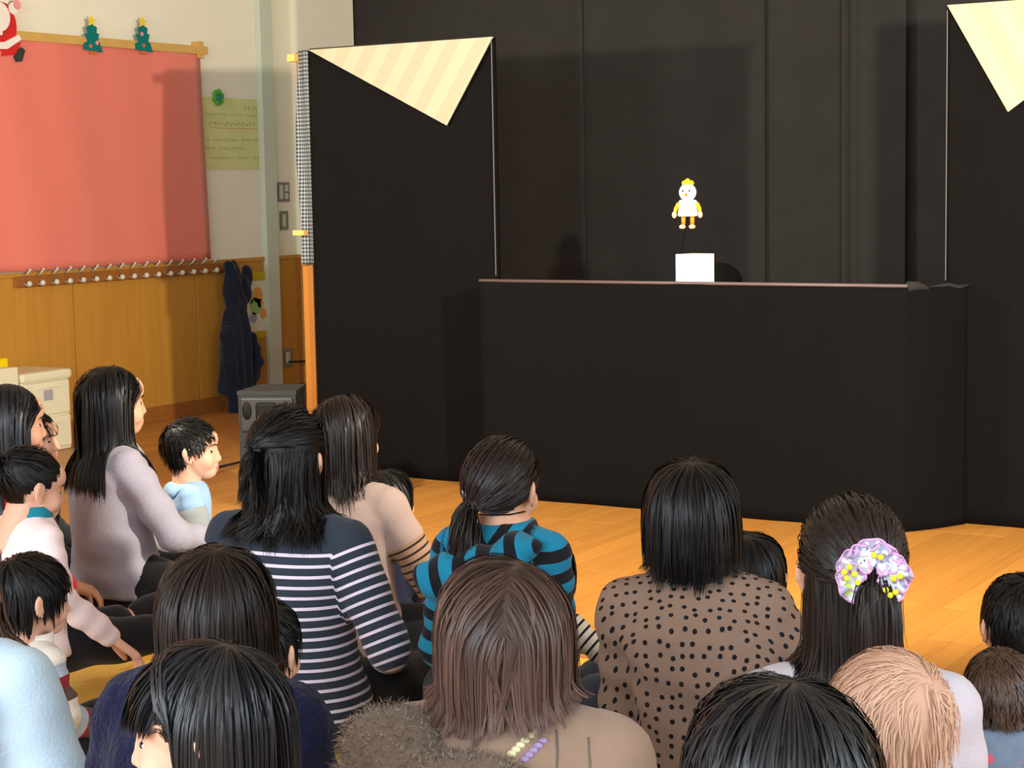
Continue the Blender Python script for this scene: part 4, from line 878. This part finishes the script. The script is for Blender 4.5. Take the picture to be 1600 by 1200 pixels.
AUD = {}
AUD['w4'] = person('woman in grey knit sweater with straight black hair below her shoulders', (176, 570), 0.80, 'sweater', 'grey_knit', st=S_(LONG, cutz=-0.245, vol=0.22, clumpf=0.5), n=2200, hw=0.0045, lean=-0.05, head=(0.05, 0, 0.05), seed=4, bulk=0.016, fold=0.006, arms={'R': ((0.25, 0.10, 0.27), (0.16, 0.36, 0.20))}, hs=1.03, legs='sidesit_r')
AUD['b5'] = person('boy in light blue hooded vest over grey sleeves beside the grey sweater woman', (298, 652), 0.57, 'hoodie', 'light_blue', st=S_(SHORT, messy=0.12, len=0.045, vol=0.16), n=1800, hw=0.0045, hs=0.97, legs='forward', head=(0.2, 0.0, 0), seed=5, face=(2.6, -0.6), bulk=0.018, skin='skin_fair')
AUD['w1'] = person('woman in red top with long smooth black hair behind the pale pink girl', (14, 598), 0.80, 'sweater', 'red_knit', hairm='hair_bluish', st=S_(LONG, cutz=-0.26, vol=0.2), n=2000, hw=0.005, head=(0.15, 0.05, 0), seed=1, hs=1.02, legs='sidesit_l', arms={'R': ((0.18, 0.0, 0.27), (0.05, 0.16, 0.18))})
AUD['c2'] = person('small child partly hidden beyond the woman in red', (50, 640), 0.62, 'shirt', 'charcoal', st=S_(SHORT), n=700, hw=0.007, hs=0.88, legs='seiza', seed=2, face=(2.6, -1.5), skin='skin_fair')
AUD['g3'] = person('girl with pinned up hair, teal collar and pale pink sleeves reaching out her hand', (48, 700), 0.69, 'shirt', 'pale_pink', lift=0.10, legs='seiza', st=dict(style='tail', tie=(0, -0.085, 0.055), tail=0.07, len=0.5, vol=0.16, tailout=(0, -0.5, 0.5), tailbend=0.05, seg=12, messy=0.10), n=1600, hw=0.0045, hs=0.88, head=(0.1, 0.22, 0), seed=3, face=(2.6, -1.0), collar=('teal_knit', 1.12, 0.035), skin='skin_fair', arms={'R': ((0.24, 0.0, 0.30), (0.27, 0.17, 0.14))}, nk=0.03)
AUD['w6'] = person('woman in navy sweater with thin pale stripes, hair half tied back', (455, 640), 0.82, 'sweater', 'navy_stripe', st=dict(style='half', tie=(-0.028, -0.098, 0.035), tieline=0.035, tail=0.16, cutz=-0.175, len=0.7, vol=0.30, tailout=(0, -1, -0.3), tailbend=0.05, seg=15, wave=0.012, part=0.0, ragged=0.02), n=2600, hw=0.0045, seed=6, bulk=0.016, head=(-0.05, 0.02, 0), fold=0.003, voxel=0.008, wide=1.05, arms={'R': ((0.275, -0.01, 0.26), (0.14, 0.24, 0.17))}, legs='seiza')
AUD['w7'] = person('woman in beige cardigan with thin striped tan sleeves', (540, 615), 0.78, 'cardigan', 'tan_stripe', st=S_(LONG, cutz=-0.135, vol=0.18, part=-0.02), hairm='hair_darkbrown', n=2000, hw=0.0045, seed=7, bulk=0.016, head=(0.15, 0.0, 0.0), fold=0.004, voxel=0.008, arms={'L': ((-0.26, 0.05, 0.27), (-0.30, 0.26, 0.20)), 'R': ((0.26, 0.08, 0.27), (0.24, 0.30, 0.16))}, legs='open_left_out')
AUD['c8'] = person('child with dark hair sitting in front of the beige cardigan woman', (608, 732), 0.50, 'shirt', 'navy_top', bottom='denim', st=S_(BOB, cutz=-0.07, vol=0.18), n=800, hw=0.007, hs=0.84, legs='forward', seed=8)
AUD['w9'] = person('woman in teal and black striped hooded top with a clipped ponytail', (787, 681), 0.78, 'hooded_top', 'teal_stripe', hairm='hair_darkbrown', st=dict(style='tail', tie=(-0.022, -0.092, -0.030), tail=0.19, len=0.6, vol=0.10, tailout=(-0.45, -0.9, -0.2), tailbend=0.06, spread=7.0, seg=16, messy=0.05, wave=0.012), n=2600, hw=0.004, hs=0.97, seed=9, head=(0.20, 0.05, 0.02), bulk=0.013, voxel=0.008, fold=0.005, wide=0.69,
    uvf=lambda v, u, w_, arm, s, ts: (np.where(arm > 0, u, np.abs(v[:, 0]-0.01)*0.95-0.55*v[:, 2]), w_), nk=0.035, bottom='navy_trousers', arms={'L': ((-0.15, 0.03, 0.27), (-0.17, 0.22, 0.20)), 'R': ((0.115, 0.05, 0.27), (0.08, 0.17, 0.19))}, side=0.04, legs='open_left_in')
AUD['w12'] = person('woman in taupe knit top with black polka dots and cropped black hair', (1080, 714), 0.82, 'top', 'dotted_knit', st=S_(BOB, cutz=-0.10, vol=0.17, messy=0.09, ragged=0.022, curl=0.5, crown=(0.0, -0.03, 0.10)), n=3200, hw=0.004, seed=12, bulk=0.016, head=(-0.08, 0.0, -0.02), voxel=0.008, fold=0.004, wide=0.79, collar=('charcoal', 1.12, 0.02), nk=0.02, side=-0.13, uvf=lambda v, u, w_, arm, s, ts: (v[:, 2]+np.clip(v[:, 1]+0.10, 0, 0.25)*0.8, v[:, 0]*1.05), arms={'L': ((-0.165, 0.06, 0.27), (-0.10, 0.24, 0.18)), 'R': ((0.20, 0.05, 0.27), (0.12, 0.24, 0.18))}, legs='sidesit_l')
AUD['c13'] = person('child with black bob sitting in front of the polka dot woman', (1172, 829), 0.57, 'shirt', 'black_top', st=S_(BOB, cutz=-0.08, vol=0.15), n=900, hw=0.006, hs=0.86, legs='forward', seed=13)
AUD['w14'] = person('woman in lilac grey top with a flowered scrunchie in long dark hair', (1330, 776), 0.835, 'top', 'lilac_grey', hairm='hair_darkbrown', st=dict(style='half', tie=(0.020, -0.100, 0.005), tieline=0.012, tail=0.22, cutz=-0.24, len=0.8, vol=0.16, tailout=(-0.1, -1, -0.1), tailbend=0.05, spread=3.5, seg=18, ragged=0.03, part=0.0), n=3200, hw=0.0038, seed=14, head=(-0.02, 0.02, 0.0), bulk=0.016, wide=0.92, nk=-0.03, legs='sidesit_r')
AUD['b17'] = person('boy in navy sports top with red and white collar', (1592, 895), 0.52, 'top', 'navy_top', st=S_(SHORT, len=0.05, vol=0.12), n=1300, hw=0.005, hs=0.93, legs='forward', seed=17, head=(-0.1, 0, 0), skin='skin_fair', collar=('felt_white', 1.25, 0.018), nk=0.02)
AUD['c18'] = person('toddler in flowered denim top with a downy dark head', (1562, 1012), 0.48, 'top', 'floral_denim', hairm='hair_softbrown', st=S_(SHORT, len=0.035, vol=0.08, messy=0.2, crown=(0.0, -0.05, 0.088)), n=2200, hw=0.0028, hs=0.82, legs='seiza', seed=18, head=(0, 0.18, 0), skin='skin_fair', bulk=0.02, nk=0.075, collar=('floral_denim', 1.35, 0.035))
AUD['c22'] = person('child in striped brown, red and cream fleece with short black hair', (48, 864), 0.52, 'fleece', 'fleece_stripe', st=S_(SHORT, len=0.07, vol=0.12, messy=0.06, swirl=0.2), n=2200, hw=0.0045, hs=0.90, legs='forward', seed=22, head=(0.15, 0.12, 0), face=(3.2, -0.5), bulk=0.022, fold=0.006, skin='skin_fair', collar=('felt_white', 1.3, 0.03))
AUD['w23'] = person('woman in pale ice blue sweater with wavy brown hair', (-85, 805), 0.80, 'sweater', 'ice_blue', hairm='hair_softbrown', st=S_(LONG, cutz=-0.20, vol=0.2, wave=0.02, ragged=0.03), n=2200, hw=0.004, seed=23, bulk=0.018, arms={'R': ((0.24, 0.03, 0.24), (0.22, 0.20, 0.06))}, nk=0.04, legs='seiza')
AUD['c20'] = person('child in mustard top between the navy fleece wearer and the striped sweater', (405, 930), 0.575, 'top', 'mustard', st=S_(SHORT, len=0.06, vol=0.12, messy=0.06, swirl=0.2), n=1300, hw=0.005, hs=0.90, legs='forward', seed=20, head=(0.1, 0.1, 0), skin='skin_fair')
AUD['f19'] = person('person in fuzzy navy fleece with a dark brown bowl bob', (340, 849), 0.80, 'fleece', 'navy_fleece', hairm='hair_darkbrown', st=S_(BOB, cutz=-0.105, vol=0.15, crown=(0.01, -0.03, 0.10), messy=0.03), n=4200, hw=0.0032, seed=19, bulk=0.024, hs=0.98, fold=0.006, wide=0.76, nk=0.04, side=0.09, legs='seiza')
AUD['c11'] = person('child in cream top with thin black stripes sitting in front of the teal striped woman', (838, 848), 0.47, 'top', 'cream_stripe', bottom='navy_trousers', hairm='hair_black', st=S_(BOB, cutz=-0.08, vol=0.16), n=900, hw=0.006, hs=0.8, legs='forward', seed=11, voxel=0.007, face=(2.3, 0.0), arms={'R': ((0.33, 0.0, 0.36), (0.40, 0.12, 0.30))}, world=(3.055, -3.04, 0.47))
AUD['w10'] = person('woman in tan suede coat with fur hood and brown shoulder length hair', (790, 868), 0.83, 'coat', 'suede', hairm='hair_brown', st=S_(LONG, cutz=-0.120, stophit=3, vol=0.23, part=0.02, ragged=0.03, seg=20, clump=26, clumpf=0.75, curl=0.25, messy=0.05, tipfade=0.6, facey=0.05), n=5200, hw=0.003, seed=10, bulk=0.026, wide=0.8, fold=0.005, nk=0.03, legs='seiza')
AUD['g21'] = person('girl in profile with glossy black hair and a blunt fringe', (312, 1002), 0.80, 'top', 'navy_top', hairm='hair_bluish', lift=0.26, legs='kneel', st=S_(BOB, cutz=-0.17, vol=0.16, bangs=True, bangz=0.020, curl=0.2, messy=0.02, crown=(0.0, -0.05, 0.09), facey=0.012, seg=18, clump=18), n=5000, hw=0.0028, hs=0.93, seed=21, face=(-2.0, -6.5), head=(-0.2, 0.12, 0), skin='skin_fair', zoff=0.0)
AUD['baby'] = person('baby with thin fair brown hair standing beside the black haired adult', (1385, 1014), 0.73, 'romper', 'lilac_grey', hairm='hair_baby', lift=0.315, legs='stand', st=S_(SHORT, len=0.06, vol=0.05, messy=0.10, crown=(0.0, -0.08, 0.05), swirl=0.3), n=900, hw=0.002, hs=0.92, seed=15, face=(-3.0, -3.4), head=(0.3, 0.15, 0.05), skin='skin_fair', bulk=0.014)
AUD['f16'] = person('adult with smooth blue black hair in front of the baby', (1222, 1052), 0.85, 'top', 'black_top', hairm='hair_bluish', st=S_(LONG, cutz=-0.22, vol=0.22, whorl=True, crown=(0.01, -0.015, 0.10), seg=20, messy=0.035, clump=20), n=5500, hw=0.003, seed=16, hs=1.03, wide=1.05)

# ------------------------------------------------------------------ what they wear in their hair, hoods
plain('tie_teal', (60, 170, 150), 0.4, 0.4); plain('clip_silver', (190, 200, 205), 0.15, 0.8, 0.03); plain('tie_dark', (40, 30, 34), 0.6)
P = AUD['w6']; part_on_head(P, 'hair_tie', MB().tube([(-0.012, -0.012, 0), (0.0, -0.018, 0), (0.012, -0.012, 0.0)], 0.006), 'tie_dark', (-0.028, -0.105, 0.033)); part_on_head(P, 'hair_tie_bead', MB().tube([(0, 0, -0.012), (0, 0, 0.012)], 0.004), 'tie_teal', (-0.042, -0.122, 0.036))
P = AUD['w9']
for k_ in range(6): part_on_head(P, 'clip_tooth', MB().tube([(0, 0, 0.018), (0, -0.010, 0.006), (0, -0.008, -0.012)], 0.0028), 'clip_silver', (-0.050+k_*0.011, -0.108+0.004*abs(k_-2.5), -0.012))
part_on_head(P, 'clip_bar', MB().tube([(-0.034, 0.008, 0), (0, -0.004, 0.0), (0.034, 0.008, 0)], 0.004), 'clip_silver', (-0.022, -0.110, 0.004))
# hood of the teal striped top
P = AUD['w9']; S = Solid(); sh = P['sh']; S.ell(sh((-0.085, -0.105, 0.465)), np.array([0.085, 0.05, 0.055])*P['ts']); S.ell(sh((0.0, -0.095, 0.50)), np.array([0.09, 0.045, 0.04])*P['ts']); S.ell(sh((0.06, -0.06, 0.535)), np.array([0.06, 0.05, 0.03])*P['ts'])
hm = S.mesh('hood', 0.008, 4); v = getco(hm); v += getno(hm)*(0.005*np.sin(v[:, :1]*70+v[:, 2:]*50)); setco(hm, v); o = obj('hood', hm, 'teal_stripe', P['top']); a = hm.attributes.new('u', 'FLOAT', 'POINT'); a.data.foreach_set('value', (v[:, 0]*0.9+0.25*v[:, 2]).astype(np.float32)); hm.attributes.new('arm', 'FLOAT', 'POINT'); hm.attributes.new('s', 'FLOAT', 'POINT')
# boy's hood and grey sleeves
P = AUD['b5']; S = Solid(); sh = P['sh']; S.ell(sh((0, -0.085, 0.53)), np.array([0.13, 0.06, 0.055])*P['ts']); S.ell(sh((0.09, -0.01, 0.55)), np.array([0.05, 0.09, 0.035])*P['ts']); S.ell(sh((-0.09, -0.01, 0.55)), np.array([0.05, 0.09, 0.035])*P['ts']); obj('hood', S.mesh('hood', 0.008, 4), 'light_blue', P['top'])
for nm in ('L', 'R'):
    S = Solid(); a = P['arms'][nm]; S.chain([a[0]*0.6+a[1]*0.4, a[1], a[1]*0.1+a[2]*0.9], [0.05*P['ts']+0.022, 0.044*P['ts']+0.022, 0.034*P['ts']+0.02], 0.4); obj('sleeve', S.mesh('sleeve', 0.008, 4), 'soft_grey', P['top'])
# sports collar
P = AUD['b17']; V = []; nseg = 24; c0 = P['sh']((0, 0.015, 0.548))
mb = MB(); mb.tube([c0+np.array([0.088*P['ts']*1.25*math.cos(a), 0.080*P['ts']*1.25*math.sin(a), 0.0]) for a in np.linspace(0, math.tau, 25)], 0.006, 8); mb.build('red_piping', 'felt_red', P['top'], True)
# flowered scrunchie
plain('lace_pink', (206, 160, 204), 0.9, 0.1, 0.05); plain('flower_yellow', (214, 216, 50), 0.8, 0.2, 0.04)
m, t = base('flower_cloth', 0.9, 0.15); co = t.coord(); vo = t.new('ShaderNodeTexVoronoi'); vo.inputs['Scale'].default_value = 46; t.link(co, vo.inputs['Vector']); sep = t.n.new('ShaderNodeSeparateColor'); t.link(vo.outputs['Color'], sep.inputs[0])
c_ = t.mix(t.math('GREATER_THAN', sep.outputs[0], 0.72), lin((160, 166, 188)), lin((214, 218, 226))); t.link(t.mix(t.math('GREATER_THAN', sep.outputs[1], 0.82), c_, lin((206, 220, 110))), t.b.inputs['Base Color'])
P = AUD['w14']; T0 = np.array((0.020, -0.118, 0.012)); scr = empty('scrunchie', (0, 0, 0)); scr.parent = P['hair']
rr = random.Random(3)
for k_ in range(9):
    a = -0.55+k_*(math.pi+1.1)/8.0; cx_, cz_ = 0.033*math.cos(a), 0.031*math.sin(a); R0 = 0.025*rr.uniform(0.85, 1.15); nseg = 30; V = []; F = []; ph = rr.random()*6; tl = rr.uniform(-0.5, 0.5)
    for j, fr_ in enumerate((0.0, 0.35, 0.7, 1.0)):
        for i in range(nseg):
            t_ = math.tau*i/nseg; ruff = 0.010*fr_*math.sin(5*t_+ph); V.append((cx_+R0*fr_*math.cos(t_), -0.012*(1-fr_)-0.010*fr_+ruff+tl*R0*fr_*math.cos(t_)*0.6, cz_+R0*fr_*math.sin(t_)))
    for j in range(3):
        for i in range(nseg): F.append((j*nseg+i, j*nseg+(i+1) % nseg, (j+1)*nseg+(i+1) % nseg, (j+1)*nseg+i))
    mb = MB(); mb.V = V; mb.F = F; part_on_head(P, 'petal', mb, 'flower_cloth', T0, scr)
    me_ = MB(); me_.tube([V[3*nseg+i % nseg] for i in range(nseg+1)], 0.0022, 5); part_on_head(P, 'lace_edge', me_, 'lace_pink', T0, scr)
for (a, b) in ((-0.055, 0.012), (-0.045, 0.022), (-0.050, 0.0), (-0.030, -0.008), (-0.036, 0.008), (0.036, 0.0), (0.048, 0.004), (0.030, -0.032), (0.022, -0.022), (0.040, -0.026), (0.0, 0.044), (0.012, 0.040)):
    part_on_head(P, 'bead', MB().ball((a*0.82, -0.028, b*0.82), 0.0048, 10, 8), 'flower_yellow', T0, scr)
# fur hood, braid and seams of the suede coat
P = AUD['w10']; sh = P['sh']; S = Solid(); S.ell(sh((-0.11, -0.115, 0.47)), np.array([0.10, 0.060, 0.085])*P['ts']); S.ell(sh((-0.03, -0.125, 0.49)), np.array([0.11, 0.055, 0.060])*P['ts']); S.ell(sh((-0.13, -0.05, 0.535)), np.array([0.07, 0.07, 0.045])*P['ts'])
hm = S.mesh('fur_hood', 0.009, 4); ho = obj('fur_hood', hm, 'fur_brown', P['top'])
v = getco(hm); nn = getno(hm); rg = np.random.default_rng(5); pick = rg.integers(0, len(v), 15000); b0 = v[pick]+rg.normal(size=(15000, 3))*0.004; d = unit(nn[pick]+rg.normal(size=(15000, 3))*0.45+np.array([0, 0, -0.5])); ln = rg.uniform(0.006, 0.014, 15000)[:, None]; sd = unit(np.cross(d, rg.normal(size=(15000, 3))))*0.0007
FV = np.stack([b0-sd, b0+sd, b0+d*ln], 1).reshape(-1, 3); fm = fast_mesh('fur', FV, np.arange(45000).reshape(-1, 3)); a = fm.attributes.new('tint', 'FLOAT', 'POINT'); a.data.foreach_set('value', np.repeat(rg.random(15000), 3).astype(np.float32))
hairmat('fur_strand', (74, 62, 52), (150, 132, 116), 0.6, 0.2); o = obj('fur', fm, 'fur_strand', ho); o['kind'] = 'stuff'
plain('braid_cream', (206, 200, 160), 0.8, 0.2); plain('braid_lilac', (150, 132, 168), 0.8, 0.2)
from mathutils.bvhtree import BVHTree
trees = [BVHTree.FromPolygons([v_.co[:] for v_ in o_.data.vertices], [p_.vertices[:] for p_ in o_.data.polygons]) for o_ in (P['top'], ho)]
def on_coat(x, z, both=True):
    q = sh((x, 0, z)); ys = []
    for tr in (trees if both else trees[:1]):
        h_ = tr.ray_cast(Vector((q[0], -1.0, q[2])), Vector((0, 1, 0)))
        if h_[0] is not None: ys.append(h_[0].y)
    return np.array([q[0], (min(ys) if ys else -0.1), q[2]])
for q, mt in ((0, 'braid_cream'), (1, 'braid_lilac')):
    mb = MB()
    for k_ in range(22):
        f = k_/21; c = on_coat(-0.045+0.095*f+0.012*q, 0.475+0.085*f-0.010*q); mb.ball(c, (0.007, 0.005, 0.005), 8, 6)
    mb.build('braid_trim', mt, P['top'], True)['kind'] = 'stuff'
for x0, z0, z1 in ((0.080, 0.38, 0.560), (0.120, 0.36, 0.552)):
    MB().tube([on_coat(x0+0.004*math.sin(k_*1.3), z0+(z1-z0)*k_/8, False) for k_ in range(9)], 0.0018, 6).build('seam', 'fur_brown', P['top'], True)

# puppeteer dressed in black, kneeling behind the front screen
pq = hit((1128, 420), 1, 0.36)
P = person('puppeteer in black hood crouching behind the front screen', None, 0.995, 'robe', 'black_velvet', bottom='black_velvet', st=None, lift=0.30, legs='kneel', world=(pq[0], 0.36, 0.995), face=(pq[0], -9), seed=40, arms={'R': ((0.30, 0.20, 0.50), (0.17, 0.40, 0.50))}, group=None)
S = Solid(); S.ell((0, 0.012, 0.02), (0.088, 0.128, 0.098)); S.ell((0, 0.012, -0.07), (0.085, 0.112, 0.085)); hm = S.mesh('hood', 0.008, 3); v = getco(hm); setco(hm, v@P['R'].T+P['head']); obj('hood', hm, 'black_velvet', P['root'])
bpy.context.view_layer.update(); a_ = P['arms']['R']; gr_ = PUPPET.matrix_world.inverted() @ (P['root'].matrix_world @ Vector(a_[2]+unit(a_[2]-a_[1])*0.09))
MB().tube([(0, 0.015, 0.08), tuple(gr_)], 0.003).build('rod', 'black_velvet', PUPPET, True)

# hooded coat on the rail
cloth('coat_navy', (20, 24, 36), 0.2, 0.4, 200, (34, 42, 62)); yk, zk = wallpt((368, 416), 0.10); e = tag(empty('hooded_coat', (XW+0.075, yk, 0)), 'dark navy hooded coat hanging from the wall rail', 'coat')
def wp(px, off): y_, z_ = wallpt((px[0]-7, px[1]), 0.09); return np.array([off, y_-yk, z_])
S = Solid(); S.chain([wp((362, 418), 0.05), wp((366, 455), 0.06), wp((366, 500), 0.06)], [0.045, 0.072, 0.052]); S.chain([wp((388, 424), 0.05), wp((382, 455), 0.06), wp((372, 495), 0.06)], [0.038, 0.058, 0.048]); S.chain([wp((372, 412), 0.02), wp((368, 440), 0.05)], [0.02, 0.06])
S.mesh
hm = S.mesh('hood', 0.010, 4); v = getco(hm); v[:, 0] = np.maximum(v[:, 0]*0.75, -0.055); v += getno(hm)*(0.006*np.sin(v[:, 1:2]*80+v[:, 2:]*30)); setco(hm, v); obj('hood', hm, 'coat_navy', e)
S = Solid(); S.loft([(wp((368, 612), 0.05), 0.08, 0.125), (wp((368, 560), 0.05), 0.08, 0.115), (wp((369, 520), 0.055), 0.075, 0.095), (wp((367, 495), 0.055), 0.062, 0.075), (wp((366, 475), 0.055), 0.05, 0.05)])
hm = S.mesh('coat_body', 0.010, 4); v = getco(hm); v += getno(hm)*(0.010*np.sin(v[:, 1:2]*60+v[:, 2:]*4)); v[:, 0] = np.maximum(v[:, 0], -0.055); setco(hm, v); obj('coat_body', hm, 'coat_navy', e)
for a, b, c_, r0 in (((352, 520), (352, 570), (362, 652), 0.050), ((388, 530), (394, 565), (384, 605), 0.045)):
    S = Solid(); S.chain([wp(a, 0.07), wp(b, 0.09), wp(c_, 0.085)], [r0, r0*0.95, r0*0.8]); hm = S.mesh('sleeve', 0.010, 4); v = getco(hm); v += getno(hm)*(0.005*np.sin(v[:, 2:]*70)); setco(hm, v); obj('sleeve', hm, 'coat_navy', e)
